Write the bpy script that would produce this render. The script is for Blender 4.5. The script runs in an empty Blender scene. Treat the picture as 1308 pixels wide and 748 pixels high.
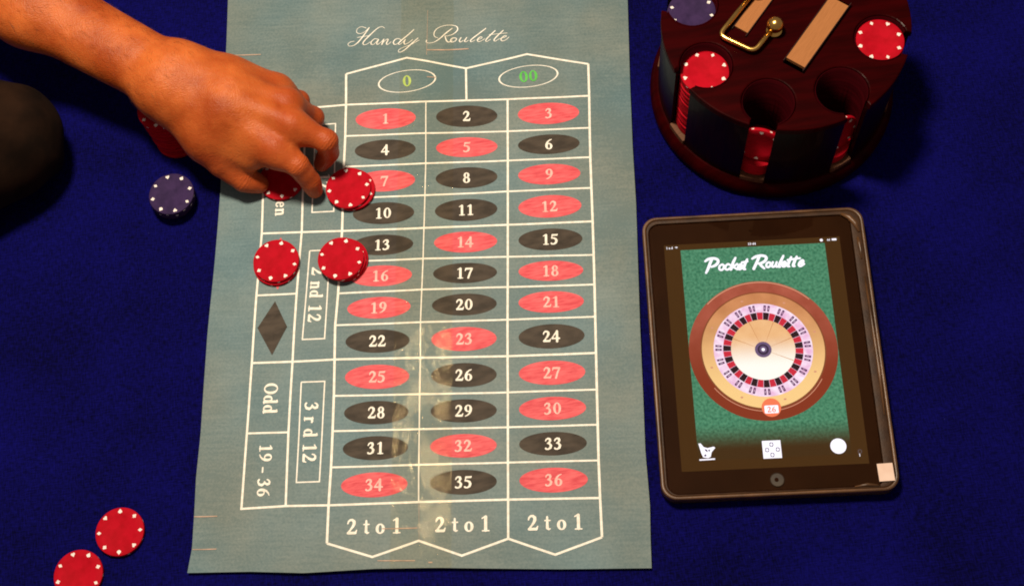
import bpy, bmesh, math, random
import numpy as np
from mathutils import Vector, Matrix

random.seed(7)
sc = bpy.context.scene
COL = sc.collection

# ------------------------------------------------------------------ camera
cam_data = bpy.data.cameras.new("camera")
cam = bpy.data.objects.new("camera", cam_data)
COL.objects.link(cam)
TILT, ROLL, CAM_H = 0.3897824, -0.1554934, 1.09042
_f = Vector((0, math.sin(TILT), -math.cos(TILT)))
_u = Vector((0, math.cos(TILT), math.sin(TILT)))
_r = Vector((1, 0, 0))
_right = _r * math.cos(ROLL) + _u * math.sin(ROLL)
_up = _u * math.cos(ROLL) - _r * math.sin(ROLL)
cam.matrix_world = Matrix(((_right.x, _up.x, -_f.x, 0), (_right.y, _up.y, -_f.y, 0),
                           (_right.z, _up.z, -_f.z, CAM_H), (0, 0, 0, 1)))
cam_data.sensor_width = 36.0
cam_data.lens = 1766.323 / 1308 * 36.0
cam_data.clip_start = 0.01
cam_data.clip_end = 50
sc.camera = cam

# ------------------------------------------------------------------ light
world = bpy.data.worlds.new("World")
sc.world = world
world.use_nodes = True
bg = world.node_tree.nodes["Background"]
bg.inputs[0].default_value = (1.0, 0.80, 0.70, 1)
bg.inputs[1].default_value = 0.19

lamp_data = bpy.data.lights.new("ceiling_lamp", 'AREA')
lamp_data.shape = 'DISK'
lamp_data.size = 0.24
lamp_data.energy = 36
lamp_data.color = (1.0, 0.86, 0.66)
lamp = bpy.data.objects.new("ceiling_lamp", lamp_data)
COL.objects.link(lamp)
lamp.location = (-0.18, 0.82, 1.60)
lamp.rotation_euler = (Vector((-0.02, 0.45, 0)) - lamp.location).to_track_quat('-Z', 'Y').to_euler()

sc.view_settings.view_transform = 'Standard'
sc.view_settings.look = 'None'
sc.view_settings.exposure = 0.0
sc.view_settings.gamma = 1.0
sc.view_settings.use_curve_mapping = False
sc.cycles.filter_width = 1.9

# ------------------------------------------------------------------ materials
def new_mat(name):
    m = bpy.data.materials.new(name)
    m.use_nodes = True
    nt = m.node_tree
    return m, nt, nt.nodes["Principled BSDF"]

def node(nt, kind, **kw):
    n = nt.nodes.new(kind)
    for k, v in kw.items():
        setattr(n, k, v)
    return n

def mixed(name, c1, c2, scale=40, rough=0.5, stretch=(1, 1, 1), bump=0.0, bump_scale=400, spec=0.5,
          coat=0.0, coat_rough=0.1, lo=0.35, hi=0.65, detail=4, rough2=None, metallic=0.0, bump_dist=0.0005):
    """principled material whose colour wanders between c1 and c2, with fine relief"""
    m, nt, b = new_mat(name)
    tc = node(nt, 'ShaderNodeTexCoord')
    mp = node(nt, 'ShaderNodeMapping')
    mp.inputs['Scale'].default_value = stretch
    nt.links.new(tc.outputs['Object'], mp.inputs[0])
    nz = node(nt, 'ShaderNodeTexNoise')
    nz.inputs['Scale'].default_value = scale
    nz.inputs['Detail'].default_value = detail
    nt.links.new(mp.outputs[0], nz.inputs['Vector'])
    rp = node(nt, 'ShaderNodeValToRGB')
    rp.color_ramp.elements[0].position = lo
    rp.color_ramp.elements[1].position = hi
    rp.color_ramp.elements[0].color = (*c1, 1)
    rp.color_ramp.elements[1].color = (*c2, 1)
    nt.links.new(nz.outputs['Fac'], rp.inputs[0])
    nt.links.new(rp.outputs[0], b.inputs['Base Color'])
    b.inputs['Roughness'].default_value = rough
    b.inputs['Metallic'].default_value = metallic
    b.inputs['Specular IOR Level'].default_value = spec
    b.inputs['Coat Weight'].default_value = coat
    b.inputs['Coat Roughness'].default_value = coat_rough
    if rough2 is not None:
        mr = node(nt, 'ShaderNodeMapRange')
        mr.inputs['To Min'].default_value = rough
        mr.inputs['To Max'].default_value = rough2
        nt.links.new(nz.outputs['Fac'], mr.inputs[0])
        nt.links.new(mr.outputs[0], b.inputs['Roughness'])
    if bump:
        n2 = node(nt, 'ShaderNodeTexNoise')
        n2.inputs['Scale'].default_value = bump_scale
        n2.inputs['Detail'].default_value = 3
        nt.links.new(mp.outputs[0], n2.inputs['Vector'])
        bp = node(nt, 'ShaderNodeBump')
        bp.inputs['Strength'].default_value = bump
        bp.inputs['Distance'].default_value = bump_dist
        nt.links.new(n2.outputs['Fac'], bp.inputs['Height'])
        nt.links.new(bp.outputs[0], b.inputs['Normal'])
    return m

def glow(name, col, strength=1.0, col2=None, scale=300):
    """a lit screen colour"""
    m = bpy.data.materials.new(name)
    m.use_nodes = True
    nt = m.node_tree
    nt.nodes.clear()
    out = node(nt, 'ShaderNodeOutputMaterial')
    e = node(nt, 'ShaderNodeEmission')
    e.inputs[0].default_value = (*col, 1)
    e.inputs[1].default_value = strength
    if col2:
        tc = node(nt, 'ShaderNodeTexCoord')
        nz = node(nt, 'ShaderNodeTexNoise')
        nz.inputs['Scale'].default_value = scale
        nz.inputs['Detail'].default_value = 3
        nt.links.new(tc.outputs['Object'], nz.inputs['Vector'])
        rp = node(nt, 'ShaderNodeValToRGB')
        rp.color_ramp.elements[0].position = 0.32
        rp.color_ramp.elements[1].position = 0.68
        rp.color_ramp.elements[0].color = (*col, 1)
        rp.color_ramp.elements[1].color = (*col2, 1)
        nt.links.new(nz.outputs['Fac'], rp.inputs[0])
        nt.links.new(rp.outputs[0], e.inputs[0])
    nt.links.new(e.outputs[0], out.inputs[0])
    return m

def clear_film(name, rough, tint=(1, 1, 1), ior=1.5, bump=0.0, bump_scale=90, stretch=(1, 1, 1), bump_dist=0.001, gain=1.0, gtint=(1, 1, 1), crinkle=0.0):
    """thin clear film or glass: see-through with a fresnel reflection"""
    m = bpy.data.materials.new(name)
    m.use_nodes = True
    nt = m.node_tree
    nt.nodes.clear()
    out = node(nt, 'ShaderNodeOutputMaterial')
    mix = node(nt, 'ShaderNodeMixShader')
    tr = node(nt, 'ShaderNodeBsdfTransparent')
    tr.inputs[0].default_value = (*tint, 1)
    gl = node(nt, 'ShaderNodeBsdfGlossy')
    gl.inputs['Roughness'].default_value = rough
    gl.inputs['Color'].default_value = (*gtint, 1)
    fr = node(nt, 'ShaderNodeFresnel')
    fr.inputs['IOR'].default_value = ior
    if bump:
        tc = node(nt, 'ShaderNodeTexCoord')
        mp = node(nt, 'ShaderNodeMapping')
        mp.inputs['Scale'].default_value = stretch
        nt.links.new(tc.outputs['Object'], mp.inputs[0])
        nz = node(nt, 'ShaderNodeTexNoise')
        nz.inputs['Scale'].default_value = bump_scale
        nz.inputs['Detail'].default_value = 2
        nt.links.new(mp.outputs[0], nz.inputs['Vector'])
        bp = node(nt, 'ShaderNodeBump')
        bp.inputs['Strength'].default_value = bump
        bp.inputs['Distance'].default_value = bump_dist
        nt.links.new(nz.outputs['Fac'], bp.inputs['Height'])
        last = bp
        if crinkle:
            mk = node(nt, 'ShaderNodeTexNoise'); mk.inputs['Scale'].default_value = 17; nt.links.new(tc.outputs['Object'], mk.inputs['Vector'])
            mr = node(nt, 'ShaderNodeMapRange'); mr.inputs['From Min'].default_value = 0.50; mr.inputs['From Max'].default_value = 0.62; nt.links.new(mk.outputs['Fac'], mr.inputs[0])
            fn = node(nt, 'ShaderNodeTexNoise'); fn.inputs['Scale'].default_value = 260; fn.inputs['Detail'].default_value = 3; nt.links.new(tc.outputs['Object'], fn.inputs['Vector'])
            ml = node(nt, 'ShaderNodeMath', operation='MULTIPLY'); nt.links.new(mr.outputs[0], ml.inputs[0]); nt.links.new(fn.outputs['Fac'], ml.inputs[1])
            last = node(nt, 'ShaderNodeBump'); last.inputs['Strength'].default_value = 0.8; last.inputs['Distance'].default_value = crinkle
            nt.links.new(ml.outputs[0], last.inputs['Height']); nt.links.new(bp.outputs[0], last.inputs['Normal'])
        nt.links.new(last.outputs[0], gl.inputs['Normal'])
        nt.links.new(last.outputs[0], fr.inputs['Normal'])
    gn = node(nt, 'ShaderNodeMath', operation='MULTIPLY'); gn.inputs[1].default_value = gain
    nt.links.new(fr.outputs[0], gn.inputs[0]); nt.links.new(gn.outputs[0], mix.inputs[0])
    nt.links.new(tr.outputs[0], mix.inputs[1])
    nt.links.new(gl.outputs[0], mix.inputs[2])
    nt.links.new(mix.outputs[0], out.inputs[0])
    return m

# blue cloth: woven, slightly fuzzy
def cloth_material():
    m, nt, b = new_mat('blue_cloth')
    tc = node(nt, 'ShaderNodeTexCoord')
    n1 = node(nt, 'ShaderNodeTexNoise'); n1.inputs['Scale'].default_value = 9; n1.inputs['Detail'].default_value = 5
    n2 = node(nt, 'ShaderNodeTexNoise'); n2.inputs['Scale'].default_value = 700; n2.inputs['Detail'].default_value = 3
    mp1 = node(nt, 'ShaderNodeMapping'); mp1.inputs['Scale'].default_value = (900, 160, 1); mp1.inputs['Rotation'].default_value = (0, 0, 0.12)
    mp2 = node(nt, 'ShaderNodeMapping'); mp2.inputs['Scale'].default_value = (160, 900, 1); mp2.inputs['Rotation'].default_value = (0, 0, 0.12)
    n3 = node(nt, 'ShaderNodeTexNoise'); n3.inputs['Scale'].default_value = 1.0; n3.inputs['Detail'].default_value = 2
    n4 = node(nt, 'ShaderNodeTexNoise'); n4.inputs['Scale'].default_value = 1.0; n4.inputs['Detail'].default_value = 2
    for a in (n1, n2): nt.links.new(tc.outputs['Object'], a.inputs['Vector'])
    nt.links.new(tc.outputs['Object'], mp1.inputs[0]); nt.links.new(mp1.outputs[0], n3.inputs['Vector'])
    nt.links.new(tc.outputs['Object'], mp2.inputs[0]); nt.links.new(mp2.outputs[0], n4.inputs['Vector'])
    add = node(nt, 'ShaderNodeMath', operation='ADD'); nt.links.new(n3.outputs['Fac'], add.inputs[0]); nt.links.new(n4.outputs['Fac'], add.inputs[1])
    mul = node(nt, 'ShaderNodeMath', operation='MULTIPLY'); nt.links.new(add.outputs[0], mul.inputs[0]); mul.inputs[1].default_value = 0.34
    add2 = node(nt, 'ShaderNodeMath', operation='MULTIPLY_ADD'); nt.links.new(n1.outputs['Fac'], add2.inputs[0]); add2.inputs[1].default_value = 0.32
    nt.links.new(mul.outputs[0], add2.inputs[2])
    rp = node(nt, 'ShaderNodeValToRGB')
    rp.color_ramp.elements[0].position = 0.40; rp.color_ramp.elements[1].position = 0.61
    rp.color_ramp.elements[0].color = (0.0010, 0.0008, 0.022, 1); rp.color_ramp.elements[1].color = (0.0034, 0.0030, 0.108, 1)
    nt.links.new(add2.outputs[0], rp.inputs[0])
    n6 = node(nt, 'ShaderNodeTexVoronoi'); n6.inputs['Scale'].default_value = 85; n6.inputs['Randomness'].default_value = 1.0; nt.links.new(tc.outputs['Object'], n6.inputs['Vector'])
    r6 = node(nt, 'ShaderNodeValToRGB'); r6.color_ramp.elements[0].position = 0.03; r6.color_ramp.elements[1].position = 0.075
    r6.color_ramp.elements[0].color = (0.35, 0.35, 0.35, 1); r6.color_ramp.elements[1].color = (0, 0, 0, 1); nt.links.new(n6.outputs['Distance'], r6.inputs[0])
    n7 = node(nt, 'ShaderNodeTexNoise'); n7.inputs['Scale'].default_value = 22; nt.links.new(tc.outputs['Object'], n7.inputs['Vector'])
    g7 = node(nt, 'ShaderNodeMath', operation='GREATER_THAN'); g7.inputs[1].default_value = 0.63; nt.links.new(n7.outputs['Fac'], g7.inputs[0])
    m7 = node(nt, 'ShaderNodeMath', operation='MULTIPLY'); nt.links.new(r6.outputs[0], m7.inputs[0]); nt.links.new(g7.outputs[0], m7.inputs[1])
    mxl = node(nt, 'ShaderNodeMix', data_type='RGBA'); mxl.inputs['B'].default_value = (0.03, 0.035, 0.16, 1)
    nt.links.new(m7.outputs[0], mxl.inputs['Factor']); nt.links.new(rp.outputs[0], mxl.inputs['A']); nt.links.new(mxl.outputs['Result'], b.inputs['Base Color'])
    b.inputs['Roughness'].default_value = 0.95; b.inputs['Specular IOR Level'].default_value = 0.06
    bp = node(nt, 'ShaderNodeBump'); bp.inputs['Strength'].default_value = 0.8; bp.inputs['Distance'].default_value = 0.0007
    nt.links.new(add.outputs[0], bp.inputs['Height']); nt.links.new(bp.outputs[0], b.inputs['Normal'])
    return m

M = {}
M['cloth'] = cloth_material()

def mat_material():
    m, nt, b = new_mat('printed_felt_vinyl')
    tc = node(nt, 'ShaderNodeTexCoord')
    mp0 = node(nt, 'ShaderNodeMapping'); mp0.inputs['Rotation'].default_value = (0, 0, 0.137)
    mp = node(nt, 'ShaderNodeMapping'); mp.inputs['Scale'].default_value = (34, 420, 1)
    nt.links.new(tc.outputs['Object'], mp0.inputs[0]); nt.links.new(mp0.outputs[0], mp.inputs[0])
    n1 = node(nt, 'ShaderNodeTexNoise'); n1.inputs['Scale'].default_value = 1; n1.inputs['Detail'].default_value = 6; nt.links.new(mp.outputs[0], n1.inputs['Vector'])
    n2 = node(nt, 'ShaderNodeTexNoise'); n2.inputs['Scale'].default_value = 13; n2.inputs['Detail'].default_value = 6; nt.links.new(tc.outputs['Object'], n2.inputs['Vector'])
    n3 = node(nt, 'ShaderNodeTexNoise'); n3.inputs['Scale'].default_value = 520; n3.inputs['Detail'].default_value = 2; nt.links.new(tc.outputs['Object'], n3.inputs['Vector'])
    a = node(nt, 'ShaderNodeMath', operation='MULTIPLY_ADD'); nt.links.new(n1.outputs['Fac'], a.inputs[0]); a.inputs[1].default_value = 0.26
    c = node(nt, 'ShaderNodeMath', operation='MULTIPLY'); nt.links.new(n2.outputs['Fac'], c.inputs[0]); c.inputs[1].default_value = 0.5
    nt.links.new(c.outputs[0], a.inputs[2])
    d = node(nt, 'ShaderNodeMath', operation='MULTIPLY_ADD'); nt.links.new(n3.outputs['Fac'], d.inputs[0]); d.inputs[1].default_value = 0.34; nt.links.new(a.outputs[0], d.inputs[2])
    rp = node(nt, 'ShaderNodeValToRGB')
    e = rp.color_ramp.elements
    e[0].position = 0.46; e[1].position = 0.80
    e[0].color = (0.098, 0.156, 0.162, 1); e[1].color = (0.200, 0.256, 0.246, 1)
    n5 = node(nt, 'ShaderNodeTexNoise'); n5.inputs['Scale'].default_value = 7; n5.inputs['Detail'].default_value = 4; nt.links.new(tc.outputs['Object'], n5.inputs['Vector'])
    r5 = node(nt, 'ShaderNodeValToRGB'); r5.color_ramp.elements[0].position = 0.36; r5.color_ramp.elements[1].position = 0.66
    r5.color_ramp.elements[0].color = (1.16, 0.97, 0.88, 1); r5.color_ramp.elements[1].color = (0.88, 1.0, 1.10, 1)
    nt.links.new(n5.outputs['Fac'], r5.inputs[0])
    m5 = node(nt, 'ShaderNodeMix', data_type='RGBA', blend_type='MULTIPLY'); m5.inputs['Factor'].default_value = 1.0
    nt.links.new(d.outputs[0], rp.inputs[0]); nt.links.new(rp.outputs[0], m5.inputs['A']); nt.links.new(r5.outputs[0], m5.inputs['B']); nt.links.new(m5.outputs['Result'], b.inputs['Base Color'])
    b.inputs['Roughness'].default_value = 0.52; b.inputs['Specular IOR Level'].default_value = 0.22
    bp = node(nt, 'ShaderNodeBump'); bp.inputs['Strength'].default_value = 0.35; bp.inputs['Distance'].default_value = 0.0006
    nt.links.new(d.outputs[0], bp.inputs['Height']); nt.links.new(bp.outputs[0], b.inputs['Normal'])
    return m
M['mat'] = mat_material()
M['print_white'] = mixed('white_print', (0.76, 0.71, 0.62), (0.90, 0.87, 0.79), 260, 0.55, spec=0.3)
M['print_red'] = mixed('red_print', (0.58, 0.060, 0.080), (0.78, 0.135, 0.150), 170, 0.6, stretch=(0.6, 3, 1), spec=0.15, lo=0.32, hi=0.66, detail=9)
M['print_black'] = mixed('faded_black_print', (0.034, 0.025, 0.018), (0.066, 0.049, 0.036), 70, 0.6, stretch=(1, 2.5, 1), spec=0.15, lo=0.36, hi=0.64, detail=9)
M['print_pink'] = mixed('pale_pink_print', (0.78, 0.36, 0.32), (0.84, 0.50, 0.46), 200, 0.55, spec=0.3)
M['print_yellow'] = mixed('yellow_green_print', (0.34, 0.50, 0.10), (0.46, 0.60, 0.16), 200, 0.55, spec=0.3)
M['print_green'] = mixed('green_print', (0.07, 0.42, 0.05), (0.11, 0.52, 0.08), 200, 0.55, spec=0.3)
M['scratch'] = mixed('bare_backing', (0.34, 0.25, 0.19), (0.56, 0.38, 0.29), 120, 0.7, spec=0.2)
M['tape'] = clear_film('clear_tape', 0.035, (0.985, 0.968, 0.93), 1.5, bump=0.5, bump_scale=75, stretch=(1.0, 0.8, 1), bump_dist=0.0011, gain=0.024, gtint=(1.0, 0.80, 0.44), crinkle=0.0012)  # gold of the lamp glare put into the gloss tint
M['chip_red'] = mixed('red_clay', (0.36, 0.002, 0.009), (0.45, 0.003, 0.014), 130, 0.7, bump=0.25, bump_scale=1400, spec=0.07)
M['chip_blue'] = mixed('dark_blue_clay', (0.026, 0.014, 0.052), (0.042, 0.022, 0.078), 130, 0.7, bump=0.25, bump_scale=1400, spec=0.08)
M['chip_white'] = mixed('white_clay_inlay', (0.78, 0.70, 0.66), (0.86, 0.80, 0.76), 300, 0.5, spec=0.3)
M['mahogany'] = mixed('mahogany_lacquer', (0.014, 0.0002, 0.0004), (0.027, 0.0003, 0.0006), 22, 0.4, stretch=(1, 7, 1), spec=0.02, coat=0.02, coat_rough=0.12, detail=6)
M['mahogany_side'] = mixed('dark_mahogany_side', (0.005, 0.0004, 0.0005), (0.009, 0.0006, 0.0007), 22, 0.35, stretch=(6, 6, 1), spec=0.06, coat=0.08, coat_rough=0.08)  # same wood as the top, with the sides' shade painted in
M['lining'] = mixed('red_brown_slot_wood', (0.018, 0.0005, 0.0014), (0.032, 0.0009, 0.0024), 30, 0.6, stretch=(1, 1, 9), spec=0.02)
M['raw_wood'] = mixed('raw_brown_wood', (0.09, 0.032, 0.012), (0.14, 0.052, 0.02), 60, 0.6, stretch=(1, 6, 1), spec=0.3)
M['brass'] = mixed('polished_brass', (0.72, 0.42, 0.10), (0.82, 0.52, 0.16), 60, 0.16, metallic=1.0, rough2=0.3)
M['card_edge'] = mixed('card_edges', (0.32, 0.120, 0.036), (0.39, 0.150, 0.048), 3, 0.7, stretch=(30, 900, 1), spec=0.25, bump=0.3, bump_scale=2)
M['card_face'] = mixed('dark_card_back', (0.018, 0.008, 0.008), (0.035, 0.014, 0.012), 60, 0.25, spec=0.5)
M['case'] = mixed('brown_black_leather', (0.026, 0.010, 0.004), (0.050, 0.021, 0.008), 90, 0.45, bump=0.35, bump_scale=700, spec=0.25, rough2=0.6)
M['case_edge'] = mixed('tan_case_edge', (0.055, 0.024, 0.008), (0.13, 0.058, 0.022), 50, 0.4, bump=0.2, bump_scale=600, spec=0.5)
M['bezel'] = mixed('black_bezel', (0.013, 0.0034, 0.0006), (0.018, 0.005, 0.001), 30, 0.5, spec=0.02)  # black bezel with the room's warm reflection painted into its brown
M['glass'] = clear_film('cover_glass', 0.02, (1, 1, 1), 1.5, gtint=(1.0, 0.55, 0.24))  # warm colour of the reflected room put into the gloss tint
M['button'] = mixed('home_button', (0.03, 0.02, 0.014), (0.05, 0.035, 0.022), 60, 0.3)
M['sticker'] = mixed('pink_white_sticker', (0.74, 0.52, 0.42), (0.80, 0.60, 0.50), 80, 0.6, spec=0.3)
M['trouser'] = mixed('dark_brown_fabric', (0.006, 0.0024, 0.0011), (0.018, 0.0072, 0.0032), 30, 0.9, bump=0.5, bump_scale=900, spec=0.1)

M['hair'] = mixed('brown_hair', (0.05, 0.018, 0.006), (0.09, 0.035, 0.012), 200, 0.5, spec=0.2)

def skin_material():
    m, nt, b = new_mat('skin')
    tc = node(nt, 'ShaderNodeTexCoord')
    n1 = node(nt, 'ShaderNodeTexNoise'); n1.inputs['Scale'].default_value = 28; n1.inputs['Detail'].default_value = 5
    n2 = node(nt, 'ShaderNodeTexNoise'); n2.inputs['Scale'].default_value = 420; n2.inputs['Detail'].default_value = 3
    n3 = node(nt, 'ShaderNodeTexVoronoi'); n3.inputs['Scale'].default_value = 900
    n4 = node(nt, 'ShaderNodeTexNoise'); n4.inputs['Scale'].default_value = 75; n4.inputs['Detail'].default_value = 4
    for n in (n1, n2, n3, n4): nt.links.new(tc.outputs['Object'], n.inputs['Vector'])
    rp = node(nt, 'ShaderNodeValToRGB')
    rp.color_ramp.elements[0].position = 0.36; rp.color_ramp.elements[1].position = 0.66
    rp.color_ramp.elements[0].color = (0.33, 0.056, 0.008, 1); rp.color_ramp.elements[1].color = (0.57, 0.136, 0.028, 1)
    nt.links.new(n1.outputs['Fac'], rp.inputs[0])
    at = node(nt, 'ShaderNodeAttribute', attribute_name='ruddy')
    mx = node(nt, 'ShaderNodeMix', data_type='RGBA')
    mx.inputs['B'].default_value = (0.36, 0.044, 0.011, 1)  # serves ruddy joints and the shade painted on the fingers
    nt.links.new(at.outputs['Fac'], mx.inputs['Factor']); nt.links.new(rp.outputs[0], mx.inputs['A'])
    # freckles and fine pores
    fr = node(nt, 'ShaderNodeValToRGB'); fr.color_ramp.elements[0].position = 0.60; fr.color_ramp.elements[1].position = 0.74
    fr.color_ramp.elements[0].color = (1, 1, 1, 1); fr.color_ramp.elements[1].color = (0.72, 0.62, 0.56, 1)
    nt.links.new(n4.outputs['Fac'], fr.inputs[0])
    ml = node(nt, 'ShaderNodeMix', data_type='RGBA', blend_type='MULTIPLY'); ml.inputs['Factor'].default_value = 0.38
    nt.links.new(mx.outputs['Result'], ml.inputs['A']); nt.links.new(fr.outputs[0], ml.inputs['B'])
    nt.links.new(ml.outputs['Result'], b.inputs['Base Color'])
    b.inputs['Roughness'].default_value = 0.45; b.inputs['Specular IOR Level'].default_value = 0.22
    b.inputs['Subsurface Weight'].default_value = 0.18; b.inputs['Subsurface Radius'].default_value = (1.0, 0.35, 0.18); b.inputs['Subsurface Scale'].default_value = 0.004
    ad = node(nt, 'ShaderNodeMath', operation='ADD'); nt.links.new(n2.outputs['Fac'], ad.inputs[0]); nt.links.new(n3.outputs['Distance'], ad.inputs[1])
    bp = node(nt, 'ShaderNodeBump'); bp.inputs['Strength'].default_value = 0.4; bp.inputs['Distance'].default_value = 0.0006
    nt.links.new(ad.outputs[0], bp.inputs['Height'])
    # creases across the joints
    js = node(nt, 'ShaderNodeAttribute', attribute_name='joint_s'); jm = node(nt, 'ShaderNodeAttribute', attribute_name='joint_m')
    nw = node(nt, 'ShaderNodeTexNoise'); nw.inputs['Scale'].default_value = 160; nt.links.new(tc.outputs['Object'], nw.inputs['Vector'])
    wv = node(nt, 'ShaderNodeMath', operation='MULTIPLY_ADD'); wv.inputs[1].default_value = 2600; nt.links.new(js.outputs['Fac'], wv.inputs[0])
    wn = node(nt, 'ShaderNodeMath', operation='MULTIPLY'); wn.inputs[1].default_value = 14; nt.links.new(nw.outputs['Fac'], wn.inputs[0]); nt.links.new(wn.outputs[0], wv.inputs[2])
    sn = node(nt, 'ShaderNodeMath', operation='SINE'); nt.links.new(wv.outputs[0], sn.inputs[0])
    sm = node(nt, 'ShaderNodeMath', operation='MULTIPLY'); nt.links.new(sn.outputs[0], sm.inputs[0]); nt.links.new(jm.outputs['Fac'], sm.inputs[1])
    b2 = node(nt, 'ShaderNodeBump'); b2.inputs['Strength'].default_value = 0.32; b2.inputs['Distance'].default_value = 0.0005
    nt.links.new(sm.outputs[0], b2.inputs['Height']); nt.links.new(bp.outputs[0], b2.inputs['Normal'])
    # uneven flesh
    nl = node(nt, 'ShaderNodeTexNoise'); nl.inputs['Scale'].default_value = 70; nl.inputs['Detail'].default_value = 3; nt.links.new(tc.outputs['Object'], nl.inputs['Vector'])
    b3 = node(nt, 'ShaderNodeBump'); b3.inputs['Strength'].default_value = 0.5; b3.inputs['Distance'].default_value = 0.002
    nt.links.new(nl.outputs['Fac'], b3.inputs['Height']); nt.links.new(b2.outputs[0], b3.inputs['Normal'])
    nt.links.new(b3.outputs[0], b.inputs['Normal'])
    return m
M['skin'] = skin_material()

# screen colours (lit)
M['lit_black'] = glow('screen_black', (0.066, 0.029, 0.008))  # black screen; the room's brown reflection is put into its glow
M['lit_white'] = glow('screen_white', (1.15, 1.1, 1.2))
M['lit_ink'] = glow('screen_ink', (0.05, 0.03, 0.10))
M['lit_rim_light'] = glow('screen_rim_light', (0.74, 0.33, 0.20))
M['lit_groove'] = glow('screen_groove', (0.26, 0.075, 0.03))
M['lit_bowl'] = None
M['lit_ring'] = glow('screen_ring', (0.90, 0.50, 0.74), 1, (1.08, 0.92, 1.04), 130)
M['lit_red'] = glow('screen_red', (0.66, 0.030, 0.055))
M['lit_blackpocket'] = glow('screen_black_pocket', (0.030, 0.014, 0.018))
M['lit_numeral'] = glow('screen_numeral', (0.12, 0.03, 0.11))
M['lit_hub'] = glow('screen_hub', (0.16, 0.10, 0.20))
M['lit_hub_dark'] = glow('screen_hub_dark', (0.045, 0.03, 0.06))
M['lit_spoke'] = glow('screen_spoke', (0.66, 0.30, 0.12))
M['lit_halo'] = glow('screen_result_glow', (1.0, 0.22, 0.10))
M['lit_grey'] = glow('screen_dim_grey', (0.16, 0.13, 0.15))

def felt_screen():
    """green felt wallpaper of the app; fades to black along its own lower edge"""
    m = glow('screen_green_felt', (0.036, 0.165, 0.088), 1, (0.105, 0.32, 0.18), 420)
    nt = m.node_tree
    e = [n for n in nt.nodes if n.type == 'EMISSION'][0]
    src = e.inputs[0].links[0].from_socket
    tc = node(nt, 'ShaderNodeTexCoord'); sp = node(nt, 'ShaderNodeSeparateXYZ'); nt.links.new(tc.outputs['Object'], sp.inputs[0])
    mr = node(nt, 'ShaderNodeMapRange', interpolation_type='SMOOTHSTEP')
    mr.inputs['From Min'].default_value = -0.083; mr.inputs['From Max'].default_value = -0.058
    nt.links.new(sp.outputs['Y'], mr.inputs[0])
    mx = node(nt, 'ShaderNodeMix', data_type='RGBA'); mx.inputs['A'].default_value = (0.060, 0.030, 0.010, 1)
    nt.links.new(mr.outputs[0], mx.inputs['Factor']); nt.links.new(src, mx.inputs['B'])
    nt.links.new(mx.outputs['Result'], e.inputs[0])
    return m
M['lit_felt'] = felt_screen()

def cone_screen(name='screen_cone', c1=(0.86, 0.46, 0.20), c2=(0.95, 0.56, 0.27), pale=(1.1, 1.05, 0.95), y0=0.014, y1=-0.016):
    """the picture of the wheel's turned wooden cone, pale towards its lower half"""
    m = glow(name, c1, 1, c2, 60)
    nt = m.node_tree
    e = [n for n in nt.nodes if n.type == 'EMISSION'][0]
    src = e.inputs[0].links[0].from_socket
    tc = node(nt, 'ShaderNodeTexCoord'); sp = node(nt, 'ShaderNodeSeparateXYZ'); nt.links.new(tc.outputs['Object'], sp.inputs[0])
    mr = node(nt, 'ShaderNodeMapRange', interpolation_type='SMOOTHSTEP')
    mr.inputs['From Min'].default_value = y0; mr.inputs['From Max'].default_value = y1
    nt.links.new(sp.outputs['Y'], mr.inputs[0])
    mx = node(nt, 'ShaderNodeMix', data_type='RGBA'); mx.inputs['B'].default_value = (*pale, 1)
    nt.links.new(mr.outputs[0], mx.inputs['Factor']); nt.links.new(src, mx.inputs['A'])
    nt.links.new(mx.outputs['Result'], e.inputs[0])
    return m
M['lit_cone'] = cone_screen()
M['lit_rim'] = cone_screen('screen_rim', (0.36, 0.075, 0.042), (0.48, 0.115, 0.07), (0.26, 0.042, 0.018), 0.05, -0.03)
M['lit_bowl'] = cone_screen('screen_bowl', (0.56, 0.22, 0.085), (0.70, 0.29, 0.12), (1.02, 0.66, 0.27), 0.045, -0.038)

# ------------------------------------------------------------------ object helpers
def link(name, me, mat=None, parent=None, smooth=False):
    o = bpy.data.objects.new(name, me)
    COL.objects.link(o)
    if mat is not None and len(me.materials) == 0:
        me.materials.append(mat)
    if parent is not None:
        o.parent = parent
    if smooth:
        me.polygons.foreach_set('use_smooth', [True] * len(me.polygons))
    return o

def mesh(name, verts, faces):
    me = bpy.data.meshes.new(name)
    me.from_pydata([tuple(map(float, v)) for v in verts], [], faces)
    me.update()
    return me

def bm_mesh(name, bm):
    bmesh.ops.recalc_face_normals(bm, faces=bm.faces)
    me = bpy.data.meshes.new(name)
    bm.to_mesh(me)
    bm.free()
    return me

def tag(o, label=None, cat=None, group=None, kind=None):
    if label: o['label'] = label
    if cat: o['category'] = cat
    if group: o['group'] = group
    if kind: o['kind'] = kind
    return o

def empty(name, loc, rz=0.0):
    e = bpy.data.objects.new(name, None)
    COL.objects.link(e)
    e.location = loc
    e.rotation_euler = (0, 0, rz)
    e.empty_display_size = 0.02
    return e

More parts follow.
